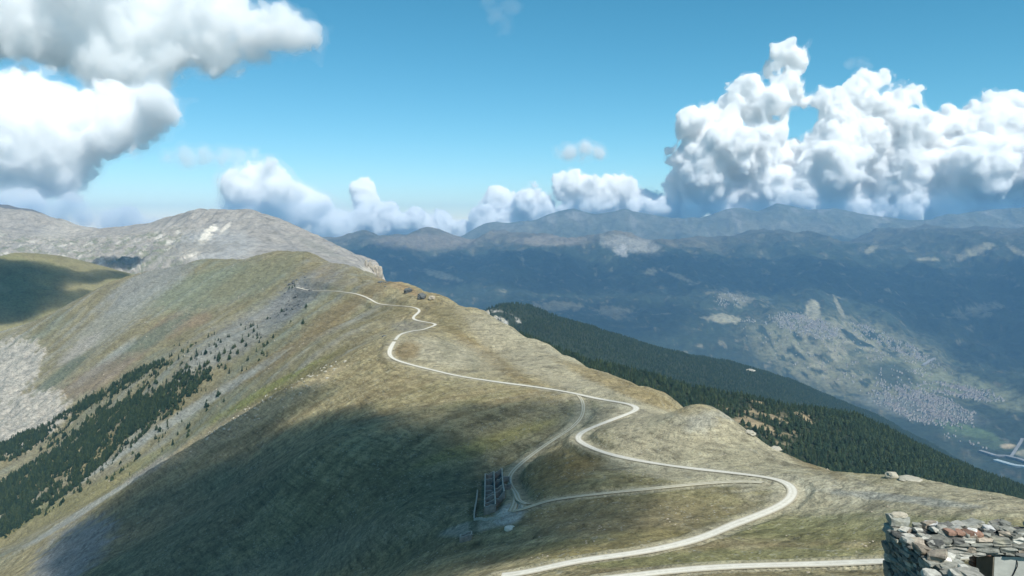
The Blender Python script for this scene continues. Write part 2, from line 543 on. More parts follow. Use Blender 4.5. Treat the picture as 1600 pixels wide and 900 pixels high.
# the long left flank: alternating grass and scree bands that run down to the left
far = sstep(640, 820, rr) * (1 - sstep(560, 640, pu))
band = sstep(-0.25, 0.45, st_big * 0.9 + 0.5 * W1)
lay(far * band, SCREE * .85, 0.7)
lay(far * sstep(.0, .5, W3 + .5 * W1), TEAL * .85, .55)
lay(far * (1 - band), np.array([.165, .150, .085]), 0.55)
lay(far * sstep(0.1, 0.6, st_mid), np.array([.22, .20, .13]), 0.4)
lay(patch(395, 510, 150, 24, 33), BLUE, 0.6)
lay(patch(455, 470, 46, 22, 45), BLUE * .72, 0.75)
lay(patch(540, 480, 110, 9, 30) + patch(430, 560, 170, 9, 31), np.array([.185, .145, .075]), 0.8)
lay(patch(330, 450, 110, 28, 15), TEAL * 1.05, 0.7)
lay(patch(400, 430, 90, 16, 25), np.array([.19, .175, .10]), 0.7)
lay(patch(230, 445, 80, 22, 30), BLUE * 1.08, 0.65)
lay(patch(180, 500, 90, 18, 36), SCREE * 1.0, 0.6)
lay(patch(190, 430, 90, 7, 18), np.array([.24, .195, .10]), 0.85)
lay(patch(265, 510, 42, 15, 25), RED, 0.6)
lay(patch(310, 500, 20, 9, 20), np.array([.24, .18, .11]), 0.8)
lay(patch(210, 545, 120, 11, 32), TEAL * .75, 0.8)
lay(patch(125, 545, 40, 10, 38), PALE * .75, 0.7)
lay(patch(160, 570, 70, 6, 38), SCREE * 1.15, 0.7)
lay(patch(150, 590, 80, 16, 26), RED * .9, 0.55)
lay(patch(90, 590, 60, 9, 38), TEAL * .7, 0.8)
lay(patch(430, 605, 110, 8, 28), np.array([.185, .190, .062]), 0.85)
lay(patch(460, 595, 150, 6, 31), BROWN, 0.6)
lay(patch(420, 640, 130, 13, 29), np.array([.33, .275, .165]), 0.8)
lay(patch(320, 690, 90, 14, 32), np.array([.28, .235, .145]), 0.8)
lay(patch(225, 730, 50, 12, 30), PALE * .62, 0.75)
lay(patch(300, 640, 150, 7, 32), SCREE * 1.05, 0.85)
lay(patch(160, 760, 130, 10, 30), GREEN, 0.7)
lay(patch(90, 800, 150, 13, 30), np.array([.23, .20, .10]), 0.8)
lay(patch(120, 805, 120, 4, 32) + patch(160, 730, 100, 3, 33), SCREE * 1.15, 0.8)
lay(patch(40, 810, 70, 10, 30), GREEN * .95, 0.6)
lay(patch(110, 865, 75, 34, 40), BLUE * 1.02, 0.95)
# pale limestone of the gully
cl = np.clip(patch(12, 580, 60, 42, 42, 0.15, .5) + patch(42, 655, 70, 38, 28, 0.12, .45), 0, 1) * sstep(1000, 1080, rr)
lay(cl, PALE, 0.9)
lay(cl * sstep(-.1, 0.4, st_mid + 0.6 * W2), SCREE * .8, 0.7)
lay(cl * sstep(0.1, 0.5, st_big + 0.6 * W2), SCREE * .75, 0.65)
gz = gz + cl * (2.6 * st_mid + 7 * fbm(gx, gy, 42, 4, 91, .55, ridged=True))
# stone speckle and bare flecks
lay(sstep(0.42, 0.62, W4 + 0.35 * W2), SCREE * 1.15, 0.35)
lay(sstep(0.35, 0.6, st_fin + 0.3 * W4) * (rr < 900), SAND, 0.4)
# trampled verge beside the roads, gravel yard
verge = (1 - sstep(0.4, 4.5, rd + 1.5 * W2)) * (1 - sstep(500, 900, rr))
lay(verge, SAND * 1.05, 0.6)
yard = patch(797, 803, 24, 15, 20, 0.25, 0.2) + patch(745, 822, 52, 9, 12, 0.3, .3) * .55
lay(yard, np.array([.42, .41, .36]), 0.9)
lay(patch(740, 795, 8, 50, 0, .4, .3), GREEN * .5, 0.6)

mat_ridge = mat_ground('alpine_turf_and_scree', (0.35, 0.09, 1.3), (0.40, 0.26, 0.34), 0.75, 0.7, True)
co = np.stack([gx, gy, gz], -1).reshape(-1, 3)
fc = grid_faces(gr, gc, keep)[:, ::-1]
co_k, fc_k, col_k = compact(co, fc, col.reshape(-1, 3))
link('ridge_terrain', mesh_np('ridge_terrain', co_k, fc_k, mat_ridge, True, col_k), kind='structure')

def ridge_grid_z(x, y):
    """height of the finished ridge surface, read from its grid"""
    x = np.atleast_1d(np.asarray(x, float)); y = np.atleast_1d(np.asarray(y, float))
    r = np.hypot(x, y); a = np.arctan2(x, y)
    i = np.clip(np.searchsorted(RR, r) - 1, 0, gr - 2); j = np.clip(((a - AZ[0]) / (AZ[1] - AZ[0])).astype(int), 0, gc - 2)
    fi = np.clip((r - RR[i]) / (RR[i + 1] - RR[i]), 0, 1); fj = np.clip((a - AZ[j]) / (AZ[1] - AZ[0]), 0, 1)
    return (gz[i, j] * (1 - fi) * (1 - fj) + gz[i + 1, j] * fi * (1 - fj) + gz[i, j + 1] * (1 - fi) * fj + gz[i + 1, j + 1] * fi * fj)

# road ribbons, a hand's breadth above the cut
def road_material(name, c, c2, ruts):
    m, nt, b = mat_new(name)
    geo = nd(nt, 'ShaderNodeNewGeometry')
    a = nd(nt, 'ShaderNodeAttribute', attribute_name='across')
    n = nd(nt, 'ShaderNodeTexNoise', i_Scale=0.7, i_Detail=6.0, i_Roughness=0.7)
    nt.links.new(geo.outputs['Position'], n.inputs['Vector'])
    add = nd(nt, 'ShaderNodeMath', operation='MULTIPLY_ADD')
    nt.links.new(n.outputs['Fac'], add.inputs[0]); add.inputs[1].default_value = 0.5
    nt.links.new(a.outputs['Fac'], add.inputs[2])
    w = ramp(nt, add.outputs[0], ruts)
    base = mixcol(nt, 'MIX', w, c2 + (1,), c + (1,))
    f = ramp(nt, n.outputs['Fac'], [(0.3, 0.86), (0.7, 1.1)])
    nt.links.new(mixcol(nt, 'MULTIPLY', 1.0, base, f), b.inputs['Base Color'])
    return m

mat_road = road_material('pale_gravel', (.58, .555, .475), (.37, .335, .25), [(0.18, 0.55), (0.42, .9), (.62, 1.0), (0.85, 0.85), (1.02, 0.35), (1.25, 0.0)])
mat_track = road_material('wheel_ruts', (.50, .465, .365), (.31, .275, .175), [(0.30, 0.1), (0.62, 0.95), (0.95, 0.85), (1.2, 0.0)])

def ribbon(name, keys, mat):
    V, Fc, A = [], [], []
    for k in keys:
        w = ROADS[k][0] * (1.0)
        p = road_pts[k]
        t = np.gradient(p[:, :2], axis=0); t /= np.linalg.norm(t, axis=1)[:, None] + 1e-9
        nrm = np.stack([t[:, 1], -t[:, 0]], 1)
        hw = w / 2 * (1 + 0.22 * np.array([noise2(np.array([i * 0.07]), np.array([3.3]), 7)[0] for i in range(len(p))]))
        base = sum(len(v) for v in V)
        cs = np.array([-1.0, -0.7, -0.35, 0.0, 0.35, 0.7, 1.0])
        r = np.hypot(p[:, 0], p[:, 1])
        pts = np.zeros((len(p), 7, 3))
        pts[:, :, :2] = p[:, None, :2] + nrm[:, None] * (cs[None, :, None] * hw[:, None, None])
        lift = 0.05 + 0.00006 * r
        pts[:, :, 2] = (p[:, 2] + lift)[:, None] - np.array([0.09, 0.03, 0.015, 0, 0.015, 0.03, 0.09])[None]
        V.append(pts.reshape(-1, 3)); A.append(np.tile(np.abs(cs), len(p)))
        i = np.arange(len(p) - 1)[:, None] * 7 + np.arange(6)[None] + base
        Fc.append(np.stack([i, i + 1, i + 8, i + 7], -1).reshape(-1, 4)[:, ::-1])
    me = mesh_np(name, np.vstack(V), np.vstack(Fc), mat, True)
    at_ = me.attributes.new('across', 'FLOAT', 'POINT'); at_.data.foreach_set('value', np.concatenate(A).astype(np.float32))
    return link(name, me, kind='structure')

ribbon('mountain_road', ['main'], mat_road)
ribbon('upper_mountain_road', ['upper'], mat_road)
ribbon('lower_mountain_road', ['near'], mat_road)
ribbon('barracks_track', ['yard_track'], mat_track)
ribbon('barracks_gravel_lane', ['yard_link'], mat_track)
ribbon('barracks_yard_path', ['yard_arm'], mat_track)

# ------------------------------------------------------------------ hills and mountains beyond, each a lofted landform
def loft(lines, u0, u1, nu, per, noise=None, smooth=3):
    """lines: nearest first, each a list of (u, v, r) or (u, ('z', z), r); per: rows between neighbouring lines"""
    us = np.linspace(u0, u1, nu)
    R, Z = [], []
    for L in lines:
        lu = [p[0] for p in L]
        zz = [float(at(p[0], p[1], p[2])[2]) if not isinstance(p[1], tuple) else p[1][1] for p in L]
        R.append(smooth1(np.interp(us, lu, [p[2] for p in L]), smooth)); Z.append(smooth1(np.interp(us, lu, zz), smooth))
    R, Z = np.array(R), np.array(Z)
    n = len(R)
    rows_r, rows_z, crest = [], [], []
    for i in range(n - 1):
        for t in np.linspace(0, 1, per[i], endpoint=False):
            def h(A):
                a = A[max(i - 1, 0)]; b = A[i]; c = A[i + 1]; d = A[min(i + 2, n - 1)]
                m0, m1 = (c - a) * .5, (d - b) * .5
                lim = 1.2 * np.abs(c - b)
                m0 = np.clip(m0, -lim, lim); m1 = np.clip(m1, -lim, lim)
                return ((2 * t**3 - 3 * t**2 + 1) * b + (t**3 - 2 * t**2 + t) * m0 + (-2 * t**3 + 3 * t**2) * c + (t**3 - t**2) * m1)
            rows_r.append(h(R)); rows_z.append(h(Z)); crest.append(i + t)
    rows_r.append(R[-1]); rows_z.append(Z[-1]); crest.append(n - 1)
    r = np.array(rows_r); z = np.array(rows_z)
    dx, dy, _ = ray(us, 450.0)
    h_ = np.hypot(dx, dy)
    x = r * (dx / h_)[None]; y = r * (dy / h_)[None]
    tt = np.repeat(np.array(crest)[:, None], nu, 1)
    if noise is not None:
        z = z + noise(x, y, tt)
    return x, y, z, tt

def surf(name, g, col, mat, **props):
    x, y, z, tt = g
    nr, nc = x.shape
    co = np.stack([x, y, z], -1).reshape(-1, 3)
    return link(name, mesh_np(name, co, grid_faces(nr, nc)[:, ::-1], mat, True, col.reshape(-1, 3)), **props)

def back(L, dr, dz):
    return [(u, ('z', float(at(u, v, r)[2]) - dz), r + dr) for (u, v, r) in L]

def blendcol(base, items):
    c = np.array(base, np.float32)
    for m, k in items:
        m = np.clip(m, 0, 1)[..., None]
        c = c * (1 - m) + np.asarray(k) * m
    return c

def ell(pu, pv, u0, v0, ru, rv, ang=0, w=None, soft=0.3):
    a = math.radians(ang); du, dv = pu - u0, pv - v0
    p = (du * math.cos(a) - dv * math.sin(a)) / ru; q = (du * math.sin(a) + dv * math.cos(a)) / rv
    d = np.hypot(p, q) + (w if w is not None else 0)
    return 1 - sstep(1 - soft, 1 + soft, d)

# -- grey scree mountain behind the ridge
gcrest = [(-200,345,4600),(-60,328,4500),(0,326,4400),(40,330,4300),(80,340,4200),(120,352,4100),(160,361,4000),(190,358,3900),(218,353,3800),(240,350,3700),
          (262,342,3600),(285,337,3500),(302,331,3400),(318,328,3350),(345,330,3300),(365,331,3270),(392,330,3230),(420,338,3150),(445,346,3080),(470,357,3000),(500,371,2900),
          (530,387,2800),(555,398,2700),(575,405,2620),(590,411,2560),(597,425,2520),(604,446,2500),(640,480,2450),(700,520,2400)]
gl = [
 [(-200,520,2500),(0,510,2500),(150,490,2400),(300,460,2200),(450,440,1950),(540,455,1850),(600,470,1850),(700,560,1850)],
 [(-200,430,2950),(0,420,2950),(120,418,2800),(220,412,2650),(300,405,2500),(420,405,2300),(500,415,2150),(560,425,2100),(600,452,2150),(700,540,2150)],
 [(-200,395,3450),(0,390,3400),(120,392,3200),(220,385,3000),(300,380,2850),(400,372,2700),(500,395,2500),(560,412,2350),(600,448,2300),(700,530,2250)],
 [(-200,372,4000),(0,364,3900),(120,378,3700),(200,370,3500),(300,352,3150),(400,348,2950),(500,382,2700),(560,404,2500),(600,446,2400),(700,525,2300)],
 gcrest, back(gcrest, 260, 150), back(gcrest, 700, 520)]
def gn(x, y, t):
    g = fbm(x * 1.0, y * 0.4, 260, 4, 201, 0.5) * 8 + fbm(x, y * .35, 60, 4, 205, 0.55, True) * 4.5
    g = g + fbm(x * 1.0, y * .12, 60, 4, 206, .55, True) * 8 * sstep(1.6, 3.0, t)
    g = g + fbm(x, y * .15, 120, 4, 209, .6, True) * 26 * sstep(2.4, 3.4, t) * (1 - sstep(120, 240, pix(x, y, np.zeros_like(x))[0]))
    crag = sstep(470, 590, pix(x, y, np.zeros_like(x) - 80)[0]) * fbm(x, y, 45, 4, 211, .6, True) * 5
    basin = fbm(x, y, 90, 4, 214, .6, True) * 24 * (1 - sstep(250, 420, pix(x, y, np.zeros_like(x))[0])) * (1 - sstep(2.4, 3.3, t))
    return g * (0.35 + 0.65 * (1 - np.exp(-((t - 4) / 0.35) ** 2))) + crag + basin
G = loft(gl, -200, 700, 440, (16, 40, 50, 54, 10, 6), gn, 2)
u_, v_ = pix(*G[:3])
w1 = fbm(G[0], G[1], 180, 4, 221); w2 = fbm(G[0], G[1], 40, 4, 222, .6); w3 = fbm(G[0], G[1] * .3, 30, 4, 223, .6)
lo = 1 - sstep(2.2, 3.2, G[3])
cG = blendcol(np.broadcast_to(np.array([.30, .275, .238]), G[0].shape + (3,)), [
 (sstep(-.2, .5, w1) * .6, (.27, .262, .245)), (sstep(0, .5, w3) * .6, (.38, .35, .295)), (sstep(.05, .4, w2) * .7, (.17, .158, .135)),
 (ell(u_, v_, 335, 385, 60, 26, 0, w2 * .4) * .7, (.33, .33, .315)),
 (lo * (1 - sstep(250, 330, u_)) * sstep(-.05, .3, w2), (.19, .20, .14)), (lo * (1 - sstep(250, 330, u_)) * sstep(.15, .4, w3), (.50, .47, .41)),
 (ell(u_, v_, 322, 368, 20, 6, 48, w2 * 1.3) * .9, (.68, .63, .53)), (ell(u_, v_, 352, 356, 12, 3, 45, w3 * .6) + ell(u_, v_, 296, 396, 18, 8, 0, w3 * .8), (.52, .48, .41)),
 (ell(u_, v_, 300, 388, 60, 10, 5, w2 * 1.6) * .7, (.22, .21, .18)), (ell(u_, v_, 440, 368, 46, 2.5, -42, w2 * 1.6) * .7, (.22, .21, .19)),
 (ell(u_, v_, 500, 388, 40, 5, -25, w2 * 1.2) * .6, (.22, .215, .18)),
 (ell(u_, v_, 585, 428, 26, 16, 0, w2 * .3) * .8, (.52, .46, .37)),
 (ell(u_, v_, 120, 352, 60, 14, 20, w3 * .6) * .4, (.45, .415, .35))])
mat_far_rock = mat_ground('pale_scree_mountain', (0.02, 0.09), (0.2, 0.3), 5.0, 0.05)
surf('scree_mountain', G, cG, mat_far_rock, kind='structure')

# -- darker peak at the far left
dc = [(-260,330,6200),(-120,322,6200),(-60,326,6100),(0,321,6000),(20,322,6000),(34,327,5950),(55,329,5900),(76,337,5900),(100,352,5900),(150,372,5900),(220,395,5900)]
dl = [[(u, 420, 5000) for u in (-260, 220)], dc, back(dc, 500, 500)]
D = loft(dl, -260, 220, 200, (60, 14), lambda x, y, t: fbm(x, y, 260, 5, 231, .6, True) * 14, 1)
w2 = fbm(D[0], D[1], 120, 4, 232)
surf('dark_peak', D, blendcol(np.broadcast_to(np.array([.13, .125, .12]), D[0].shape + (3,)), [(sstep(.1, .5, w2) * .6, (.24, .23, .21))]), mat_far_rock, kind='structure')

# -- rounded grassy hill below the scree mountain
hc = [(-260,420,2200),(-100,412,2230),(-30,406,2250),(0,402,2260),(24,396,2300),(60,397,2350),(100,401,2380),(140,410,2400),(180,420,2380),(220,432,2330),(280,455,2250),(340,480,2200)]
hl = [[(-260,640,1950),(0,600,1980),(150,545,2000),(340,560,1950)], [(-260,520,2080),(0,490,2100),(120,470,2120),(220,470,2120),(340,520,2080)], hc, back(hc, 150, 60), back(hc, 420, 230)]
Hh = loft(hl, -260, 340, 300, (40, 60, 12, 8), lambda x, y, t: fbm(x, y, 160, 5, 241) * 5 + fbm(x, y * .4, 40, 3, 242) * 1.5, 4)
w1 = fbm(Hh[0], Hh[1], 200, 4, 243); w2 = fbm(Hh[0], Hh[1], 40, 4, 244)
mat_hill = mat_ground('hill_turf', (0.03, 0.2), (0.25, 0.3), 1.5, 0.1)
surf('grassy_hill', Hh, blendcol(np.broadcast_to(np.array([.20, .18, .095]), Hh[0].shape + (3,)), [
  (sstep(-.1, .4, w1) * .6, (.15, .16, .075)), (sstep(.1, .5, w2) * .4, (.26, .225, .135))]), mat_hill, kind='structure')

# -- wooded spurs to the right of the ridge
mat_wood = mat_ground('forest_floor', (0.05, 0.25), (0.3, 0.35), 2.0, 0.15)
def wooded(name, lines, u0, u1, nu, per, amp, seed):
    g = loft(lines, u0, u1, nu, per, lambda x, y, t: fbm(x, y, 260, 5, seed, .55) * amp + fbm(x * .8 + y * .5, y * .3, 120, 3, seed + 9, .5, True) * amp * .5, 4)
    return g
c3 = [(640,470,1250),(700,490,1200),(760,506,1150),(800,520,1100),(860,543,1060),(920,566,1050),(1000,584,1030),(1060,600,1000),(1120,613,980),(1180,626,985),(1240,639,1000),(1300,645,1060),(1345,651,1110),
      (1400,676,1200),(1440,694,1250),(1480,713,1300),(1560,745,1400),(1700,800,1550),(1850,850,1700)]
f3 = [(640,520,850),(800,590,720),(860,645,700),(1000,690,700),(1120,720,720),(1280,790,720),(1400,800,780),(1600,850,920),(1850,930,1050)]
S3 = wooded('s3', [[(u, ('z', float(at(u, v, r)[2]) - 120), r - 170) for (u, v, r) in f3], f3, c3, back(c3, 130, 95), back(c3, 420, 420)], 640, 1850, 420, (12, 80, 16, 10), 6, 301)
c2 = [(700,520,1700),(820,508,1750),(850,503,1790),(880,500,1820),(930,511,1880),(1000,536,2000),(1080,556,2100),(1150,568,2200),(1210,585,2300),(1260,602,2450),(1320,627,2650),(1380,652,2900),(1460,692,3200),(1600,770,3600),(1850,850,4000)]
f2 = [(700,620,1350),(820,640,1330),(1000,680,1400),(1150,700,1500),(1300,730,1800),(1460,800,2300),(1600,860,2700),(1850,930,3000)]
c2 = [(u, v, r * 1.35) for u, v, r in c2]; f2 = [(u, v, r * 1.35) for u, v, r in f2]
S2 = wooded('s2', [f2, c2, back(c2, 250, 200), back(c2, 800, 700)], 700, 1850, 420, (90, 14, 8), 10, 321)
c1 = [(620,545,1900),(700,518,1920),(742,496,1950),(762,486,1970),(780,477,2000),(800,474,2050),(825,478,2100),(850,486,2150),(880,500,2200),(950,545,2400),(1030,590,2600)]
f1 = [(620,640,1600),(760,600,1600),(880,610,1700),(1030,680,1900)]
c1 = [(u, v, r * 1.25) for u, v, r in c1]; f1 = [(u, v, r * 1.25) for u, v, r in f1]
S1 = wooded('s1', [f1, c1, back(c1, 200, 170), back(c1, 700, 650)], 620, 1030, 200, (60, 12, 8), 9, 341)
def woodcol(g, seed):
    a = fbm(g[0], g[1], 120, 4, seed); b = fbm(g[0], g[1], 25, 3, seed + 5)
    return blendcol(np.broadcast_to(np.array([.026, .036, .020]), g[0].shape + (3,)), [(sstep(.15, .6, a + .4 * b) * .35, (.055, .058, .032))])
cw3 = woodcol(S3, 361)
u3, v3 = pix(*S3[:3])
k3 = fbm(S3[0], S3[1], 30, 4, 366, .6)
clear3 = np.clip(ell(u3, v3, 1190, 660, 75, 24, -10, k3 * 1.0, .25) + ell(u3, v3, 1250, 658, 26, 20, 30, k3 * 1.0, .25) + ell(u3, v3, 1335, 650, 20, 3, 0, k3 * .5) + ell(u3, v3, 1225, 690, 14, 8, 0, k3 * .6)
       + ell(u3, v3, 1180, 628, 16, 3, -10, k3) + ell(u3, v3, 1130, 640, 14, 8, -20, k3), 0, 1)
clear3 = clear3 * sstep(-.25, .1, k3 - .12)
cw3 = blendcol(cw3, [(clear3 * .95, (.285, .225, .135))])
surf('wooded_spur', S3, cw3, mat_wood, kind='structure')
surf('wooded_back_spur', S2, woodcol(S2, 371), mat_wood, kind='structure')
cw1 = woodcol(S1, 381); u1_, v1_ = pix(*S1[:3])
k1 = fbm(S1[0], S1[1], 40, 4, 386, .6)
cw1 = blendcol(cw1, [(ell(u1_, v1_, 785, 500, 36, 12, -20) * sstep(.05, .3, k1), (.42, .40, .35))])
surf('wooded_knob', S1, cw1, mat_wood, kind='structure')

# -- the deep valley and the mountainside across it
vc_v = [(380,385),(500,380),(560,374),(600,375),(640,374),(660,366),(678,364),(700,371),(735,381),(770,369),(820,367),(850,372),(880,381),(915,383),(960,371),(985,371),(1010,378),(1050,380),(1075,372),(1090,369),(1150,371),(1200,368),
        (1260,376),(1320,380),(1345,371),(1365,366),(1450,362),(1530,364),(1600,369),(1700,366),(1850,370)]
vc = [(u, v, 12000 - 600 * math.sin(u / 130.)) for u, v in vc_v]
vl = [
 [(380,640,4500),(1000,705,4700),(1300,748,4700),(1600,775,4800),(1850,785,4900)],
 [(380,560,6500),(1000,600,6500),(1300,645,6000),(1450,668,5800),(1600,716,5300),(1850,735,5200)],
 [(380,500,8000),(900,515,7800),(1200,520,7700),(1300,540,7450),(1400,575,7100),(1500,620,6600),(1560,655,6100),(1600,672,5900),(1850,690,5800)],
 [(380,440,9500),(900,450,9500),(1100,470,9200),(1250,478,8900),(1400,505,8500),(1500,560,7800),(1600,610,7200),(1850,640,6900)],
 [(380,410,10700),(900,415,10500),(1200,420,10300),(1400,425,10200),(1600,450,9800),(1850,460,9600)],
 vc, back(vc, 900, 350), back(vc, 2200, 900)]
def vn(x, y, t):
    k = np.minimum(sstep(.8, 3.0, t), 1)
    return (fbm(x * 1.0, y * .4, 1900, 6, 401, .55, True) * 230 * k + fbm(x, y, 500, 5, 407, .55, True) * 60 * (0.1 + .9 * k)) * (1 - .72 * np.exp(-((t - 5) / .3) ** 2))
V = loft(vl, 380, 1850, 680, (12, 46, 70, 66, 62, 10, 6), vn, 4)
uV, vV = pix(*V[:3])
a1 = fbm(V[0], V[1], 900, 4, 411); a2 = fbm(V[0], V[1], 220, 4, 412, .6); a3 = fbm(V[0], V[1] * .35, 90, 4, 413, .6); a4 = fbm(V[0], V[1] * .45, 60, 3, 414, .65)
a3 = a3 + .45 * a4
FORE = np.array([.030, .044, .030]); FIELD = np.array([.25, .225, .145]); MEAD = np.array([.14, .17, .07])
cV = blendcol(np.broadcast_to(FORE, V[0].shape + (3,)), [
 (sstep(.0, .5, a1) * .6, (.052, .068, .040)), (sstep(.1, .5, a2) * .6, (.085, .09, .058)), (sstep(.32, .45, a3 + .3 * a2) * .6, (.15, .135, .09)), (sstep(.2, .4, a4) * .4, (.018, .028, .02)),
 # alpine grass near the crest
 (sstep(4.0, 4.9, V[3] + a2 * .5) * (0.7 + .3 * sstep(-.2, .3, a1)) * (1 - .55 * sstep(1050, 1150, uV)), (.17, .145, .10)),
 (ell(uV, vV, 660, 378, 80, 12, 0, a2 * .5) * .7, (.22, .18, .13)), (ell(uV, vV, 985, 382, 45, 12, -10, a2 * .6) * .8, (.30, .28, .23)), (ell(uV, vV, 860, 376, 60, 8, 0, a2 * .5) * .7, (.24, .20, .15)),
 (ell(uV, vV, 972, 392, 10, 8, 0, a3) * .8, (.42, .40, .36)),
 # clearings
 (ell(uV, vV, 690, 430, 30, 5, -15, a3 * .8) * .9, FIELD), (ell(uV, vV, 870, 478, 34, 8, 0, a3 * 1.2) * .8, FIELD * .8), (ell(uV, vV, 960, 488, 26, 10, -10, a3 * 1.4) * .7, FIELD * .8),
 (ell(uV, vV, 1130, 497, 26, 6, 0, a3 * 1.2) * .95, FIELD * 1.2), (ell(uV, vV, 1015, 425, 12, 4, 0, a3) * .9, FIELD), (ell(uV, vV, 1060, 432, 26, 3, -20, a3) * .8, FIELD),
 (ell(uV, vV, 1450, 405, 18, 2.5, 0, a3 * .5) * .9, FIELD), (ell(uV, vV, 1360, 390, 12, 5, 30, a3) * .8, FIELD), (ell(uV, vV, 1520, 395, 30, 7, 20, a3 * 1.5) * .8, FIELD), (ell(uV, vV, 1590, 392, 16, 5, -30, a3) * .8, FIELD),
 (ell(uV, vV, 1530, 485, 36, 8, 10, a3 * 1.6) * .7, FIELD * .8), (ell(uV, vV, 1150, 465, 36, 9, -10, a3 * 1.8) * .7, FIELD * .8),
 (sstep(.40, .50, a2 * .8 + .6 * a3) * .75 * (1 - sstep(3.9, 4.4, V[3])), FIELD * .75),
 # the cultivated shoulder with its upper town
 (ell(uV, vV, 1330, 560, 170, 62, -14, .55 * a2 + .5 * a3, .25) * sstep(-.22, -.02, a2 * .6 + a3 * .6) * .85, np.array([.19, .18, .105])),
 (ell(uV, vV, 1300, 545, 70, 50, 0, .55 * a2 + .5 * a3, .25) * sstep(0., .16, a3) * .85, FIELD),
 (ell(uV, vV, 1270, 487, 12, 18, 0, .6 * a3, .2) * .95, FIELD * 1.15), (ell(uV, vV, 1312, 482, 3, 22, 25, .6 * a3, .2) * .8, FIELD),
 (ell(uV, vV, 1480, 600, 150, 20, -14, .6 * a2 + .5 * a3) * .7, np.array([.17, .175, .10])),
 (ell(uV, vV, 1395, 585, 40, 18, -14, a3 * .4) * .8, FORE),
 # main valley floor
 (ell(uV, vV, 1440, 640, 90, 18, -10, .3 * a2) * .8, (.16, .165, .14)),
 (ell(uV, vV, 1510, 672, 52, 8, -15, .2 * a3, .2) * .95, (.10, .14, .065)), (ell(uV, vV, 1535, 686, 60, 9, -15, .4 * a3) * .6, (.08, .11, .055)),
 (ell(uV, vV, 1575, 697, 12, 4, 0, .2 * a3) * .95, (.38, .30, .19)), (ell(uV, vV, 1600, 708, 12, 5, 0, .3 * a3) * .9, (.30, .27, .18)),
])
mat_valley = mat_ground('far_woods_and_fields', (0.006, 0.03), (0.3, 0.45), 12.0, 0.02)
surf('valley_mountainside', V, cV, mat_valley, kind='structure')

def valley_at(u, v):
    """point of the valley surface seen at a pixel: nearest grid node to that pixel, nearest sheet first"""
    d = np.hypot(uV - u, (vV - v) * 1.5)
    i, j = np.unravel_index(np.argmin(d), d.shape)
    return np.array([V[0][i, j], V[1][i, j], V[2][i, j]])

# -- the far range
rc_v = [(380,400),(480,395),(560,392),(650,385),(720,374),(745,360),(765,353),(800,352),(840,346),(870,334),(895,329),(930,338),(960,333),(975,330),(1000,336),(1050,346),(1090,346),(1115,338),(1140,328),(1160,331),(1180,336),(1210,323),(1235,328),(1260,331),(1300,328),
        (1340,338),(1390,346),(1450,350),(1480,342),(1500,336),(1540,330),(1600,326),(1700,322),(1850,330)]
rc = [(u, v, 15800) for u, v in rc_v]
rl = [[(380,420,13000),(1850,410,13000)], [(380,405,14300),(1850,375,14300)], rc, back(rc, 600, 500)]
Rg = loft(rl, 380, 1850, 620, (50, 60, 10), lambda x, y, t: fbm(x, y * .5, 1900, 6, 431, .58, True) * 220 * (1 - .78 * np.exp(-((t - 2) / .3) ** 2)) + fbm(x, y, 500, 5, 432, .6, True) * 24, 1)
b1 = fbm(Rg[0], Rg[1], 1200, 4, 441); b2 = fbm(Rg[0], Rg[1] * .4, 300, 4, 442, .6)
surf('far_mountain_range', Rg, blendcol(np.broadcast_to(np.array([.11, .115, .08]), Rg[0].shape + (3,)), [
  (sstep(-.1, .4, b1) * .7, (.17, .16, .115)), (sstep(.1, .5, b2) * .6, (.25, .235, .20)), (1 - sstep(.6, 1.3, Rg[3] + b1 * .3), (.04, .055, .04))]), mat_valley, kind='structure')

# ------------------------------------------------------------------ hazy air
lo_z = min(float(V[2].min()), float(Rg[2].min()), float(S2[2].min()), float(G[2].min()), float(D[2].min())) - 1.5
hi_z = max(float(Rg[2].max()), float(D[2].max()), float(G[2].max())) + 12
hm = bpy.data.materials.new('haze_air'); hm.use_nodes = True
hn = hm.node_tree
for n in list(hn.nodes): hn.nodes.remove(n)
pvn = hn.nodes.new('ShaderNodeVolumePrincipled'); ho = hn.nodes.new('ShaderNodeOutputMaterial')
pvn.inputs['Color'].default_value = (0.30, 0.63, 1.0, 1)
pvn.inputs['Density'].default_value = 5.0e-5
pvn.inputs['Anisotropy'].default_value = 0.1
hn.links.new(pvn.outputs[0], ho.inputs['Volume'])
hx0, hx1, hy0, hy1 = -11500, 13500, -400, 17200
hv = np.array([(x, y, z) for z in (lo_z, hi_z) for y in (hy0, hy1) for x in (hx0, hx1)])
hf = np.array([(0, 2, 3, 1), (4, 5, 7, 6), (0, 1, 5, 4), (2, 6, 7, 3), (0, 4, 6, 2), (1, 3, 7, 5)])
link('haze', mesh_np('haze', hv, hf, hm, False), kind='stuff')
print('extents', lo_z, hi_z, Rg[0].min(), Rg[0].max(), Rg[1].max())

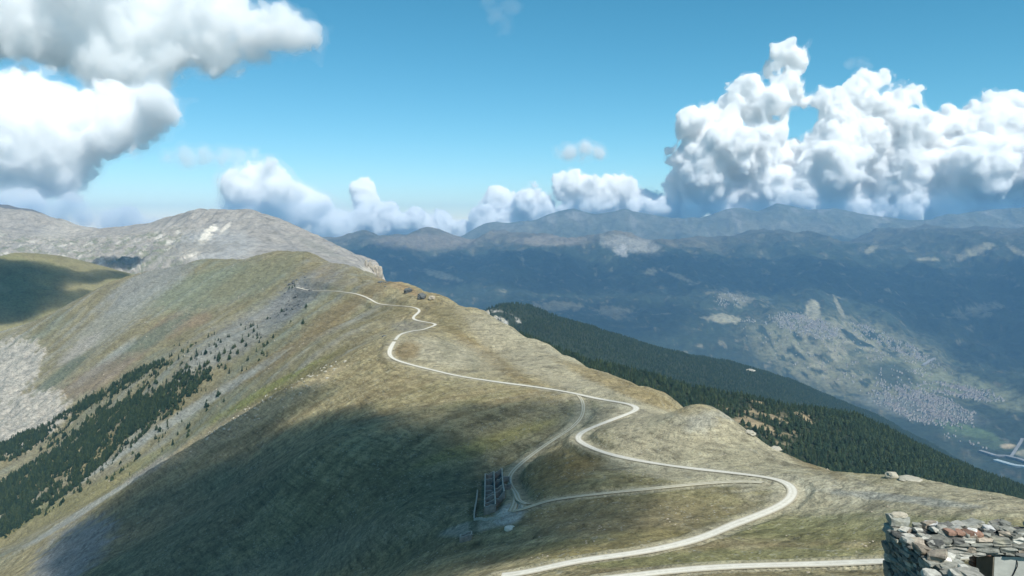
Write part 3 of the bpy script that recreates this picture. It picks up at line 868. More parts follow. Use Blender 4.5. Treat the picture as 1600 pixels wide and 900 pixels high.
# ------------------------------------------------------------------ clouds: closed bodies filled with an even white scattering mist
def noise3(x, y, z, seed=0):
    x0 = np.floor(x); y0 = np.floor(y); z0 = np.floor(z)
    fx, fy, fz = x - x0, y - y0, z - z0
    ix, iy, iz = x0.astype(np.int64), y0.astype(np.int64), z0.astype(np.int64)
    s = lambda f: f * f * f * (f * (f * 6 - 15) + 10)
    wx, wy, wz = s(fx), s(fy), s(fz)
    def g(a, b, c):
        h = hash2(ix + a + (iz + c) * 7919, iy + b + (iz + c) * 104729, seed)
        th = (h & 255) * (math.tau / 256); cz = ((h >> 8) & 255) / 127.5 - 1; q = np.sqrt(np.maximum(0, 1 - cz * cz))
        return np.cos(th) * q * (fx - a) + np.sin(th) * q * (fy - b) + cz * (fz - c)
    L = lambda a, b, w: a + (b - a) * w
    return L(L(L(g(0,0,0), g(1,0,0), wx), L(g(0,1,0), g(1,1,0), wx), wy), L(L(g(0,0,1), g(1,0,1), wx), L(g(0,1,1), g(1,1,1), wx), wy), wz) * 1.6

def cloud_mat(name, dens, aniso=-0.4):
    m = bpy.data.materials.new(name); m.use_nodes = True
    nt = m.node_tree
    for n in list(nt.nodes): nt.nodes.remove(n)
    v = nt.nodes.new('ShaderNodeVolumePrincipled'); o = nt.nodes.new('ShaderNodeOutputMaterial')
    v.inputs['Color'].default_value = (1, 1, 1, 1)
    v.inputs['Density'].default_value = dens
    v.inputs['Anisotropy'].default_value = aniso
    nt.links.new(v.outputs[0], o.inputs['Volume'])
    return m

import openvdb
def cloud(label, balls, voxel, amp, wl, levels, seed, kmin=0.22, billow=0.8, octs=5, flat=None, group=None, hollow=None):
    """balls: (x, y, z, radius) in m. levels: (offset outward in m, density per m); the outermost is the thing, the denser cores its parts"""
    B = np.array(balls, float)
    pad = amp * 2.2 + max(l[0] for l in levels) + 3 * voxel
    lo = (B[:, :3] - B[:, 3:]).min(0) - pad; hi = (B[:, :3] + B[:, 3:]).max(0) + pad
    n = np.ceil((hi - lo) / voxel).astype(int) + 1
    ax = [lo[k] + np.arange(n[k]) * voxel for k in range(3)]
    acc = np.full(tuple(n), 0.0, np.float32); k = kmin * np.median(B[:, 3])
    for (x, y, z, r) in B:
        R = r + pad + 4 * k
        sl = [slice(max(0, int((c - R - lo[i]) / voxel)), int((c + R - lo[i]) / voxel) + 2) for i, c in enumerate((x, y, z))]
        X = ax[0][sl[0]][:, None, None] - x; Y = ax[1][sl[1]][None, :, None] - y; Z = ax[2][sl[2]][None, None, :] - z
        d = np.sqrt(X * X + Y * Y + Z * Z) - r
        acc[sl[0], sl[1], sl[2]] += np.exp(-np.clip(d, -6 * k, 12 * k) / k).astype(np.float32)
    sd = (-k * np.log(acc + 1e-6)).astype(np.float32)
    near = np.abs(sd) < pad + voxel * 2
    I = np.nonzero(near)
    px, py, pz = ax[0][I[0]] / wl, ax[1][I[1]] / wl, ax[2][I[2]] / wl
    disp = 0; a = 1.0; tot = 0
    for o in range(octs):
        f = 2.05 ** o
        nn = noise3(px * f + 5.1 * o, py * f, pz * f - 3.7 * o, seed + o)
        disp = disp + a * (billow * (np.abs(nn) * 2.2 - 0.55) + (1 - billow) * nn); a *= 0.66
    sd[I] -= (amp * disp).astype(np.float32)
    if flat is not None:                       # the flat foot of a cumulus
        sd = np.maximum(sd, (flat + 0 * ax[2][None, None, :] - ax[2][None, None, :]).astype(np.float32))
    sd = np.pad(sd, 2, constant_values=pad + voxel * 3); lo = lo - 2 * voxel
    far_ = max(l[0] for l in levels) + voxel * 3
    for e in (0, 1, 2, 3, -1, -2, -3, -4):
        for v_ in (sd[e], sd[:, e], sd[:, :, e]): np.maximum(v_, far_, out=v_)
    root = None
    whole = len(levels) == 1
    c0 = B[:, :3].mean(0)
    for off, dens in levels:
        step = 1 if off == levels[-1][0] else 2             # thin outer veils need no fine mesh
        g = openvdb.FloatGrid(1e6)
        g.copyFromArray(np.ascontiguousarray(sd[::step, ::step, ::step]))
        pts, quads = g.convertToQuads(isovalue=float(off))
        co = pts * voxel * step + lo - c0
        q = quads.astype(np.int32)
        p0, p1, p2, p3 = (co[q[:, i]] for i in range(4))
        vol = np.einsum('ij,ij->i', p0, np.cross(p1, p2)).sum() + np.einsum('ij,ij->i', p0, np.cross(p2, p3)).sum()
        if vol < 0: q = q[:, ::-1]
        if whole:                                          # drop stray flecks: one cloud, one body
            lab = np.arange(len(co))
            while True:
                m_ = lab[q].min(1); new = lab.copy()
                for i_ in range(4): np.minimum.at(new, q[:, i_], m_)
                new = new[new]
                if (new == lab).all(): break
                lab = new
            big = np.bincount(lab).argmax()
            co, q = compact(co, q[lab[q[:, 0]] == big])
        if hollow and off == levels[-1][0]:                # cavity added so light passes through and brightens the undersides
            g2 = openvdb.FloatGrid(1e6); g2.copyFromArray(np.ascontiguousarray(sd[::2, ::2, ::2]))
            pi, qi = g2.convertToQuads(isovalue=float(off - hollow))
            if len(qi):
                ci = pi * voxel * 2 + lo - c0; k_ = qi.astype(np.int32)
                v2 = sum(np.einsum('ij,ij->i', ci[k_[:, 0]], np.cross(ci[k_[:, a_]], ci[k_[:, a_ + 1]])).sum() for a_ in (1, 2))
                if v2 > 0: k_ = k_[:, ::-1]
                q = np.vstack([q, k_ + len(co)]); co = np.vstack([co, ci])
        me = mesh_np('cloud' if root is None else 'dense_core', co, q, cloud_mat('cloud_mist', dens), True)
        if root is None:
            root = link('cloud', me, label=label, category='cloud'); root.location = c0
            if group: root['group'] = group
        else:
            link('dense_core', me, root)
    return root

def sky_balls(D, lst, seed, dj=0.5):
    R = random.Random(seed); out = []
    for (u, v, r) in lst:
        dx, dy, dz = (float(q) for q in ray(u, v))
        rad = r / F * D / dy
        yy = D + R.uniform(-dj, dj) * rad
        out.append((dx / dy * yy, yy, dz / dy * yy, rad))
    return out

CRISP = [(110, 0.0004), (40, 0.0020), (0, 0.0100)]
cloud('towering heap of white cumulus filling the right of the sky above the far mountains', sky_balls(30000, [
 (1232,80,17),(1250,82,12),(1240,105,18),(1230,128,21),(1196,112,10),(1170,132,19),(1150,157,19),(1180,162,28),(1210,160,23),
 (1080,192,22),(1110,186,21),(1140,198,20),(1095,217,32),(1140,228,38),(1062,250,18),(1070,285,24),(1100,272,38),(1150,282,48),(1084,312,18),
 (1195,208,22),(1213,214,17),(1190,242,38),(1230,262,43),(1210,300,40),(1260,298,40),
 (1280,158,14),(1302,154,17),(1330,149,17),(1362,129,18),(1380,124,14),(1345,167,26),(1315,187,32),(1300,222,38),(1340,217,43),
 (1405,154,17),(1428,155,11),(1398,182,20),(1380,212,32),(1360,242,43),(1300,257,48),(1330,270,48),(1370,288,45),
 (1420,212,24),(1450,202,24),(1480,188,20),(1500,192,20),(1530,174,20),(1545,182,18),(1575,182,24),(1600,172,28),(1560,207,33),(1520,217,38),
 (1480,232,38),(1440,242,43),(1410,270,46),(1470,280,46),(1530,262,50),(1590,242,48),(1600,280,40),(1550,290,40),(1640,230,55),(1640,285,42),(1110,305,30),(1180,312,26),(1320,312,24),(1080,332,18),(1130,332,18),(1190,335,16),(1245,332,20),(1300,330,20),(1360,330,22),(1420,325,24),(1480,325,24),(1540,322,26),(1600,320,26),(1020,325,14)],
 1, 0.9), 74, 280, 1100, CRISP, 501, hollow=330)
cloud('long low bank of white cumulus over the middle of the far ridge', sky_balls(31000, [
 (765,312,13),(790,318,17),(820,316,14),(832,300,10),(845,325,25),(835,345,22),(800,335,18),(862,348,18),(880,287,13),(895,277,12),(890,300,23),
 (920,296,23),(950,302,23),(972,282,12),(980,296,18),(1000,312,18),(960,322,22),(1030,322,18),(1060,324,16),(920,320,26),(1005,330,20),(760,345,20),(790,352,20),(880,345,20),(930,345,20),(985,345,20),(1040,340,18)], 2, 0.8),
 75, 230, 1000, CRISP, 511, hollow=300)
cloud('billowing white cloud with a small turret behind the grey mountain\'s right shoulder', sky_balls(31000, [
 (555,293,11),(575,294,10),(565,310,16),(582,326,20),(602,341,20),(570,337,20),(655,342,16),(690,346,18),(630,351,20),(720,356,12),(585,357,26),(545,362,28),(640,365,22),(690,366,20),(730,366,16),(510,365,24)], 3, 0.8),
 75, 220, 1000, CRISP, 521, hollow=300)
SOFT = [(300, 0.0002), (140, 0.0008), (0, 0.0055)]
cloud('soft white cloud rising behind the top of the grey mountain', sky_balls(29000, [
 (360,292,17),(385,282,20),(402,268,11),(426,277,19),(440,300,26),(400,307,30),(472,317,24),(450,335,36),(500,337,26),(530,352,26),(380,325,28)], 4, 0.8),
 115, 300, 1200, SOFT, 531, hollow=380)
cloud('bright dazzling white cloud mass at the left edge of the sky', sky_balls(25000, [
 (20,142,32),(60,152,34),(30,182,40),(100,192,45),(150,177,36),(200,163,28),(240,153,22),(258,170,20),(230,187,32),(170,205,40),(110,228,45),(50,220,55),(70,250,44),(20,258,42),(108,262,30),(75,272,38),(40,290,30),(100,288,20),(0,220,60),(-60,200,75)], 5, 0.8),
 100, 340, 1100, [(260, .00015), (110, .0007), (0, .0034)], 541, hollow=420)
cloud('large grey-white cloud at the top left corner', sky_balls(31000, [
 (120,60,52),(180,40,54),(240,60,54),(170,100,42),(230,112,30),(300,50,46),(330,72,32),(350,92,16),(360,42,34),(402,42,28),(440,47,27),(470,54,20),(488,56,14),(300,5,52),(200,-20,70),(80,20,60),(30,30,60),(-40,20,70),(20,-40,70),(140,-60,80)], 6, 0.8),
 125, 400, 1300, [(300, .00012), (140, .0004), (0, .0016)], 551, hollow=480)
THIN = [(260, 0.00012), (120, 0.0003), (0, 0.0007)]
cloud('thin flat strip of cloud between the bright cloud and the blue sky', sky_balls(29000, [(265,246,8),(290,244,12),(320,243,13),(350,246,11),(375,243,8),(395,241,5)], 7, 0.5), 110, 180, 800, THIN, 561)
cloud('small lone white cloud floating above the middle of the ridge', sky_balls(29000, [(872,240,6),(890,238,12),(915,233,12),(935,236,10)], 8, 0.5), 60, 150, 700, [(150, 0.0003), (40, 0.0008), (-60, .002)], 571)
cloud('faint wisp of cloud hanging at the top centre of the sky', sky_balls(24000, [(765,5,10),(775,22,10),(790,30,9),(800,10,9),(785,50,5)], 9, 0.5), 60, 200, 700, [(120, 0.00009), (0, 0.00018)], 581)
cloud('tiny pale cloud scrap over the right cumulus', sky_balls(29000, [(1330,100,6),(1345,99,7),(1356,102,5)], 10, 0.5), 60, 130, 600, [(120, 0.00012), (0, 0.0003)], 591)
cloud('low veil of white cloud on the saddle left of the grey mountain', sky_balls(19800, [(90,336,18),(130,340,18),(170,346,18),(210,348,16),(50,322,24),(110,322,18),(10,318,26),(235,352,10)], 12, 0.5), 85, 170, 750, [(180, 0.0003), (70, .0008), (0, .0022)], 601)
cloud('small cream puff in front of the right cumulus, low over the far ridge', sky_balls(24000, [(1208,320,7),(1225,315,10),(1242,311,12),(1258,317,9),(1272,322,6)], 14, 0.6), 45, 130, 550, [(60, .0008), (0, .006)], 611)
cloud('second cream puff low over the far ridge, right of the first', sky_balls(24000, [(1352,326,6),(1368,323,9),(1384,321,8),(1396,326,5)], 15, 0.6), 45, 120, 500, [(60, .0008), (0, .006)], 621)

# ------------------------------------------------------------------ clouds overhead, out of the frame: they cast the shade that lies on the slopes
def shade_cloud(label, spots, height, dens, seed, voxel, amp, wl):
    """spots: (shaded point xyz, radius); the cloud floats up-sun of them at the given height"""
    balls = []
    for (p, r) in spots:
        t = (height - p[2]) / TO_SUN[2]
        q = np.asarray(p) + TO_SUN * t
        balls.append((q[0], q[1], q[2], r))
    return cloud(label, balls, voxel, amp, wl, [(0, dens)], seed, 0.3, 0.2, 4)

def spots_ridge(lst):
    P_ = on_ridge([a for a, b, c in lst], [b for a, b, c in lst])
    return [(p, c) for p, (a, b, c) in zip(P_, lst)]

shade_cloud('low grey cloud drifting overhead that shades the slope round the ruined barracks', spots_ridge([
 (450,634,24),(410,656,28),(370,682,30),(330,706,32),(290,731,32),(250,754,32),(215,778,32),(188,800,32),(165,830,32),(160,860,30),
 (215,850,42),(280,815,46),(340,770,48),(410,725,48),(480,690,44),(430,790,60),(350,850,60),(240,900,60),(540,735,44),(560,810,56),(470,880,56),(600,720,34),
 (620,860,44),(700,655,24),(760,640,22),(830,645,20),(880,645,14),(640,655,22),(690,770,36),(750,765,36),(790,790,30),(830,800,26),(730,840,34),(640,790,46),(860,780,16),(800,700,14)]),
 760, 0.025, 701, 9, 26, 80)
def hill_pts(lst, g):
    uu, vv = pix(*g[:3]); out = []
    for a, b, c in lst:
        i, j = np.unravel_index(np.argmin(np.hypot(uu - a, vv - b)), uu.shape)
        out.append(((g[0][i, j], g[1][i, j], g[2][i, j]), c))
    return out
shade_cloud('cloud patch overhead that shades the grassy hill on the left', hill_pts([
 (20,430,70),(60,425,60),(0,460,90),(40,470,60),(100,430,45),(140,435,40),(180,428,30),(20,500,60),(-60,450,110),(80,448,34),(70,462,40),(100,462,36),(140,465,26)], Hh), 900, 0.02, 711, 14, 26, 110)
shade_cloud('small cloud overhead that shades a hollow of the scree mountain', hill_pts([(170,410,50),(195,409,55),(215,412,30)], G), 1000, 0.02, 721, 14, 20, 100)
shade_cloud('broad cloud deck overhead that shades the valley side across', hill_pts([
 (600,420,900),(720,420,900),(840,430,900),(960,430,900),(1080,430,850),(1180,440,700),(1250,430,700),(1380,440,700),(1500,450,700),(1600,460,800),(1450,470,600),(1560,500,600),(1000,500,600),(850,500,700),(1620,560,500)], V),
 5200, 0.0007, 731, 160, 260, 1400)

# ------------------------------------------------------------------ trees
def conifer(seed, whorls=9, per=6, slim=0.26, round_=0.0):
    R = random.Random(seed); V, Fc = [], []
    # tapered trunk
    for k, (z, r) in enumerate(((0, .022), (.45, .015), (.97, .003))):
        for i in range(5):
            V.append((r * math.cos(i * 1.2566), r * math.sin(i * 1.2566), z))
    for k in range(2):
        for i in range(5):
            a, b = k * 5 + i, k * 5 + (i + 1) % 5
            Fc.append((a, b, b + 5, a + 5))
    lean = (R.uniform(-.02, .02), R.uniform(-.02, .02))
    for w in range(whorls):
        h = .12 + .86 * (w / (whorls - 1)) ** .95
        L = slim * ((1 - h) ** .75 + .05) * (1 + round_ * math.sin(h * 3.1))
        for i in range(per if w < whorls - 2 else 4):
            a = R.uniform(0, 6.283) if R.random() < .3 else (i / per + w * .37) * 6.283 + R.uniform(-.3, .3)
            l = L * R.uniform(.55, 1.2); d = l * R.uniform(.15, .5); wd = l * R.uniform(.30, .48) + .012
            ca, sa = math.cos(a), math.sin(a); b = len(V)
            ox, oy = lean[0] * h, lean[1] * h
            V += [(ox, oy, h + .035), (ox + ca * l * .55 - sa * wd, oy + sa * l * .55 + ca * wd, h - d * .35 - .02),
                  (ox + ca * l, oy + sa * l, h - d), (ox + ca * l * .55 + sa * wd, oy + sa * l * .55 - ca * wd, h - d * .35 - .02), (ox + ca * l * .4, oy + sa * l * .4, h - d * .1 + .05)]
            Fc += [(b, b + 1, b + 4, b), (b + 1, b + 2, b + 4, b + 1), (b + 2, b + 3, b + 4, b + 2), (b + 3, b, b + 4, b + 3)]
    me = bpy.data.meshes.new('conifer')
    me.from_pydata(V, [], [f if f[0] != f[-1] else f[:3] for f in Fc])
    me.materials.append(mat_bark); me.materials.append(mat_needle)
    for p in me.polygons:
        p.material_index = 0 if p.index < 10 else 1
    me.update()
    return me

mat_bark = mat_plain('bark', (.09, .07, .055), .3, 8)
mat_needle, ntn, bn = mat_new('conifer_needles')
oi = nd(ntn, 'ShaderNodeObjectInfo'); gq = nd(ntn, 'ShaderNodeNewGeometry')
rn = ntn.nodes.new('ShaderNodeValToRGB')
rn.color_ramp.elements.new(.55)
for e, (p, c) in zip(rn.color_ramp.elements, ((0, (.015, .031, .019, 1)), (.55, (.026, .046, .025, 1)), (1, (.048, .066, .030, 1)))):
    e.position = p; e.color = c
ntn.links.new(oi.outputs['Random'], rn.inputs[0])
nn = nd(ntn, 'ShaderNodeTexNoise', i_Scale=0.9, i_Detail=3.0)
ntn.links.new(gq.outputs['Position'], nn.inputs['Vector'])
ntn.links.new(mixcol(ntn, 'MULTIPLY', 1.0, rn.outputs[0], ramp(ntn, nn.outputs['Fac'], [(.3, .65), (.7, 1.35)])), bn.inputs['Base Color'])
TREES = [conifer(1, 10, 6, .25), conifer(2, 9, 7, .33, .2), conifer(3, 7, 8, .34, .45), conifer(4, 10, 6, .22), conifer(5, 7, 8, .40, .5)]

def scatter(x, y, z, dens, n):
    """n random points on a grid surface, weighted by cell area x density"""
    dx = np.hypot(x[:-1, 1:] - x[:-1, :-1], y[:-1, 1:] - y[:-1, :-1]); dy = np.hypot(x[1:, :-1] - x[:-1, :-1], y[1:, :-1] - y[:-1, :-1])
    w = (dx * dy * np.clip(dens[:-1, :-1], 0, 1)).ravel()
    idx = rng.choice(len(w), n, p=w / w.sum())
    i, j = np.unravel_index(idx, (x.shape[0] - 1, x.shape[1] - 1))
    a, b = rng.random(n), rng.random(n)
    def L(A): return (A[i, j] * (1 - a) + A[i + 1, j] * a) * (1 - b) + (A[i, j + 1] * (1 - a) + A[i + 1, j + 1] * a) * b
    return np.stack([L(x), L(y), L(z)], 1)

def pool(lst, w): return np.clip(sum(patch(*q) for q in lst) * w, 0, 1)
n_tree = fbm(gx, gy, 45, 4, 821, .6); n_tree2 = streak(16, 50, 822, 7)
clump = sstep(-.32, .12, n_tree * .8 + .7 * n_tree2)
thick = np.clip(patch(40, 775, 120, 34, 33, .3, .3) + patch(130, 705, 120, 26, 35, .5, .9) + patch(210, 655, 95, 20, 35, .6, 1.0) + .7 * patch(175, 612, 75, 6, 30, .6, 1.0) + patch(30, 700, 50, 12, 20, .4, .4), 0, 1) * (.06 + .94 * clump)
thin_ = np.clip(patch(270, 610, 120, 42, 35, .5, .3) + patch(230, 680, 110, 34, 33, .5, .3) + patch(350, 570, 70, 22, 33, .5, .3), 0, 1) * (.1 + .9 * sstep(.0, .5, n_tree2 + .4 * n_tree))
far_ok = (rr > 800) & keep & (pu < 480)
A_ = scatter(gx, gy, gz, np.clip(thick + .06 * thin_, 0, 1) * far_ok, 12500)
few = scatter(gx, gy, gz, (np.clip(patch(470, 470, 50, 30, 40) + patch(380, 545, 120, 30, 33), 0, 1) * far_ok), 40)
A_ = np.vstack([A_, few])
dens3 = np.clip((1 - clear3 * 1.05), 0.0, 1) * (S3[3] > .6) * (S3[3] < 2.6)
B_ = scatter(S3[0], S3[1], S3[2], dens3, 34000)
C2 = scatter(S2[0], S2[1], S2[2], ((S2[3] < 1.5)).astype(float), 95000)
C1 = scatter(S1[0], S1[1], S1[2], (S1[3] < 1.5).astype(float) * (1 - .75 * ell(u1_, v1_, 785, 500, 40, 14, -20)), 7000)

ht = np.where(keep, gz / rr, -9.0)
hcum = np.maximum.accumulate(ht, 0)
def visible(p, h):
    r = np.hypot(p[:, 0], p[:, 1]); a = np.arctan2(p[:, 0], p[:, 1])
    j = np.clip(np.round((a - AZ[0]) / (AZ[1] - AZ[0])).astype(int), 0, gc - 1)
    i = np.clip(np.searchsorted(RR, r - 12 - .01 * r) - 1, 0, gr - 1)
    u, v = pix(p[:, 0], p[:, 1], p[:, 2])
    return ((p[:, 2] + h * .5) / r > hcum[i, j]) & (u > 4) & (u < 1596) & (v < 890)

hA = 3 + 5 * rng.random(len(A_)) ** 1.4; hB = 3.4 + 5 * rng.random(len(B_)) ** 1.3
vA, vB = visible(A_, hA), visible(B_, hB)
szA = np.where(vA, hA / np.hypot(A_[:, 0], A_[:, 1]), 0); szB = np.where(vB, hB / np.hypot(B_[:, 0], B_[:, 1]), 0)
allsz = np.concatenate([szA * 2.1, szB]); order = np.argsort(-allsz)[:300]
pickA = np.zeros(len(A_), bool); pickB = np.zeros(len(B_), bool)
for o in order:
    if o < len(A_): pickA[o] = True
    else: pickB[o - len(A_)] = True
for pts, hh, pk, lab, grp in ((A_, hA, pickA, 'small dark conifer among the scattered trees on the scree slope left of the ridge', 'conifers on the left slope'),
                             (B_, hB, pickB, 'dark conifer standing at the near edge of the forest behind the grassy plateau', 'conifers at the forest edge')):
    for p, h in zip(pts[pk], hh[pk]):
        o = link('conifer_tree', random.choice(TREES), label=lab, category='tree', group=grp)
        o.location = (p[0], p[1], p[2] - .25); s = h
        o.scale = (s * random.uniform(.9, 1.25), s * random.uniform(.9, 1.25), s); o.rotation_euler = (0, 0, random.uniform(0, 6.28))

src = []
for k, me in enumerate(TREES):
    o = bpy.data.objects.new('conifer_source', me); src.append(o)       # never linked: only the shape for the woods below

def wood(name, pts, hts, label):
    me = bpy.data.meshes.new(name)
    me.vertices.add(len(pts)); me.vertices.foreach_set('co', np.ascontiguousarray(pts - np.array([0, 0, .3]), np.float32).ravel())
    a = me.attributes.new('tall', 'FLOAT', 'POINT'); a.data.foreach_set('value', hts.astype(np.float32))
    a = me.attributes.new('sort', 'INT', 'POINT'); a.data.foreach_set('value', rng.integers(0, len(TREES), len(pts)).astype(np.int32))
    o = link(name, me, kind='stuff', label=label, category='forest')
    ng = bpy.data.node_groups.new('woods', 'GeometryNodeTree')
    ng.interface.new_socket('Geometry', in_out='INPUT', socket_type='NodeSocketGeometry'); ng.interface.new_socket('Geometry', in_out='OUTPUT', socket_type='NodeSocketGeometry')
    gi = ng.nodes.new('NodeGroupInput'); go = ng.nodes.new('NodeGroupOutput')
    jn = ng.nodes.new('GeometryNodeJoinGeometry')
    srt = ng.nodes.new('GeometryNodeInputNamedAttribute'); srt.data_type = 'INT'; srt.inputs[0].default_value = 'sort'
    tall = ng.nodes.new('GeometryNodeInputNamedAttribute'); tall.data_type = 'FLOAT'; tall.inputs[0].default_value = 'tall'
    rv = ng.nodes.new('FunctionNodeRandomValue'); rv.data_type = 'FLOAT_VECTOR'; rv.inputs[0].default_value = (0, 0, 0); rv.inputs[1].default_value = (0, 0, 6.28)
    for k, s in enumerate(src):
        cmp = ng.nodes.new('FunctionNodeCompare'); cmp.data_type = 'INT'; cmp.operation = 'EQUAL'
        ng.links.new(srt.outputs[0], cmp.inputs[2]); cmp.inputs[3].default_value = k
        ob = ng.nodes.new('GeometryNodeObjectInfo'); ob.inputs[0].default_value = s; ob.inputs['As Instance'].default_value = True
        ip = ng.nodes.new('GeometryNodeInstanceOnPoints')
        ng.links.new(gi.outputs[0], ip.inputs['Points']); ng.links.new(cmp.outputs[0], ip.inputs['Selection']); ng.links.new(ob.outputs['Geometry'], ip.inputs['Instance'])
        ng.links.new(rv.outputs[0], ip.inputs['Rotation']); ng.links.new(tall.outputs[0], ip.inputs['Scale'])
        ng.links.new(ip.outputs[0], jn.inputs[0])
    ng.links.new(jn.outputs[0], go.inputs[0])
    md = o.modifiers.new('woods', 'NODES'); md.node_group = ng
    return o
wood('scattered_slope_trees', A_[~pickA], hA[~pickA], 'dark conifers scattered over the left slope')
wood('near_forest', B_[~pickB], hB[~pickB], 'dense dark conifer forest behind the plateau')
wood('middle_forest', C2, rng.uniform(5, 9, len(C2)), 'blue-green conifer forest on the second spur')
wood('knob_forest', C1, rng.uniform(6, 11, len(C1)), 'dark conifer forest on the small knob')

# ------------------------------------------------------------------ rocks
def rock_mesh(name, seed, mat, sub=3, amp=.35, squash=(1, 1, 1), facet=.16):
    bm = bmesh.new(); bmesh.ops.create_icosphere(bm, subdivisions=sub, radius=1)
    co = np.array([v.co[:] for v in bm.verts])
    n = noise3(co[:, 0] * 1.3 + seed * 7.7, co[:, 1] * 1.3, co[:, 2] * 1.3, seed) * amp + noise3(co[:, 0] * 3.1, co[:, 1] * 3.1 + seed, co[:, 2] * 3.1, seed + 1) * amp * .5
    d = 1 + n; d = np.round(d / facet) * facet * .6 + d * .4
    co = co * d[:, None] * np.array(squash)
    for v, c in zip(bm.verts, co): v.co = c
    me = bpy.data.meshes.new(name); bm.to_mesh(me); bm.free(); me.materials.append(mat)
    return me
mat_rock_dark = mat_plain('dark_rock', (.11, .115, .11), .4, 2.5, .1)
mat_rock_pale = mat_plain('pale_rock', (.36, .335, .265), .3, 2.0, .1)
mat_rock_white = mat_plain('white_rock', (.80, .79, .75), .12, 2.0, .1)
mat_rock_warm = mat_plain('warm_limestone', (.36, .31, .235), .3, 2.0, .1)
def rock_on(name, label, u, v, w_px, h_px, mat, seed, g=None, sink=.3, deep=1.0, sub=3, amp=.35):
    if g is None:
        p = on_ridge(u, v)[0]; p[2] = float(ridge_grid_z(p[0], p[1])[0])
    else:
        p = np.array(hill_pts([(u, v, 1)], g)[0][0])
    r = math.hypot(p[0], p[1]); k = r / F
    o = link(name, rock_mesh(name, seed, mat, sub, amp), label=label, category='rock')
    hw, hh = w_px * k / 2, h_px * k / (2 - sink * 2 + .5)
    o.location = (p[0], p[1], p[2] + hh * (1 - sink * 2)); o.scale = (hw, hw * deep, hh)
    o.rotation_euler = (0, 0, seed * 1.3 % 1.0 - .5)
    return o
rock_on('rock_outcrop', 'dark jagged rock above the upper road, left of the larger one', 637, 458, 13, 10, mat_rock_dark, 3)
rock_on('rock_outcrop', 'largest dark rock on the crest above the upper road bend', 659, 467, 13, 12, mat_rock_dark, 4)
rock_on('rock_outcrop', 'small brownish rock at the right end of the crest rocks', 675, 468, 10, 8, mat_rock_warm, 5)
rock_on('boulder', 'pale round boulder on the brink of the plateau against the forest', 1393, 747, 17, 12, mat_rock_pale, 6, amp=.25)
rock_on('rock_slab', 'low flat pale slab beside the round boulder on the brink', 1422, 751, 32, 6, mat_rock_pale, 7, amp=.2)
rock_on('rock_outcrop', 'bleached rocky brow on the plateau edge below the mound', 1172, 679, 16, 9, mat_rock_pale, 8)
rock_on('rock_outcrop', 'bleached rock ledge on the plateau edge further down right', 1212, 703, 18, 6, mat_rock_pale, 9)
rock_on('rock', 'brilliant white rock standing out of the middle forest', 1143, 585, 7, 11, mat_rock_white, 10, S2)
rock_on('rock', 'pale streak of bare rock near the top of the middle forest', 1172, 580, 16, 4, mat_rock_pale, 11, S2)
rock_on('rock_pinnacle', 'leftmost pale crag on the wooded knob', 762, 493, 6, 13, mat_rock_pale, 12, S1)
rock_on('rock_pinnacle', 'broad pale crag on the wooded knob, middle of three', 774, 500, 9, 9, mat_rock_pale, 13, S1)
rock_on('rock_pinnacle', 'right pale crag of the three on the wooded knob', 785, 504, 7, 11, mat_rock_pale, 14, S1)
for k, (u, v, w, h, lab) in enumerate(((572, 414, 5, 14, 'slender pale pinnacle at the left of the crag row'), (579, 416, 6, 13, 'second pale pinnacle of the crag row'), (586, 422, 9, 14, 'third and broader pale pinnacle of the crag row'),
                                  (593, 432, 11, 24, 'blunt pale buttress that ends the crag row on the right'))):
    rock_on('rock_pinnacle', lab, u, v + 3, w, h, mat_rock_warm, 20 + k, G, amp=.45)

def rubble(name, pts, s0, s1, mat, label):
    """countless small stones joined into one mass"""
    base = rock_mesh('tmp', 77, mat, 1, .4, (1, 1, .7))
    bv = np.array([v.co[:] for v in base.vertices]); bf = np.array([p.vertices[:] for p in base.polygons])
    bpy.data.meshes.remove(base)
    n = len(pts); s = rng.uniform(0, 1, n) ** 2.5 * (s1 - s0) + s0; a = rng.uniform(0, 6.28, n)
    c, q = np.cos(a), np.sin(a); sx, sy = rng.uniform(.7, 1.4, n), rng.uniform(.7, 1.4, n)
    X = bv[None, :, 0] * sx[:, None]; Y = bv[None, :, 1] * sy[:, None]
    vv = np.stack([(X * c[:, None] - Y * q[:, None]) * s[:, None], (X * q[:, None] + Y * c[:, None]) * s[:, None], bv[None, :, 2] * s[:, None] * rng.uniform(.6, 1.2, n)[:, None]], -1) + pts[:, None]
    ff = bf[None] + (np.arange(n) * len(bv))[:, None, None]
    return link(name, mesh_np(name, vv.reshape(-1, 3), ff.reshape(-1, 3), mat, False, nper=3), kind='stuff', label=label, category='stones')
bs = (patch(425, 632, 110, 12, 29, .4, .5) + patch(350, 670, 50, 8, 30, .4, .5)) * (rr > 560) * keep
rubble('pale_boulder_field', scatter(gx, gy, gz, bs, 1000), .3, 1.6, mat_rock_pale, 'strip of pale boulders below the spur crest')
ds = (patch(462, 462, 36, 17, 48, .4, .5) + .4 * patch(598, 450, 18, 10, 40, .4, .5) + .3 * patch(560, 505, 20, 6, 30)+ .3 * patch(600, 525, 8, 6, 30)) * (rr > 600) * keep
rubble('dark_scree_blocks', scatter(gx, gy, gz, ds, 130), .8, 4.2, mat_rock_dark, 'dark blocks on the grey scree streak')
ns = keep * (rr > 150) * (rr < 520) * sstep(.1, .5, W2) * (gu > 560)
rubble('loose_turf_stones', scatter(gx, gy, gz, ns.astype(float), 1500), .08, .38, mat_rock_warm, 'loose stones strewn over the turf')
ss = keep * (rr > 700) * far_ok * sstep(0, .5, st_big)
rubble('scree_stones', scatter(gx, gy, gz, ss, 900), .3, 1.4, mat_rock_warm, 'stones strewn over the left flank')

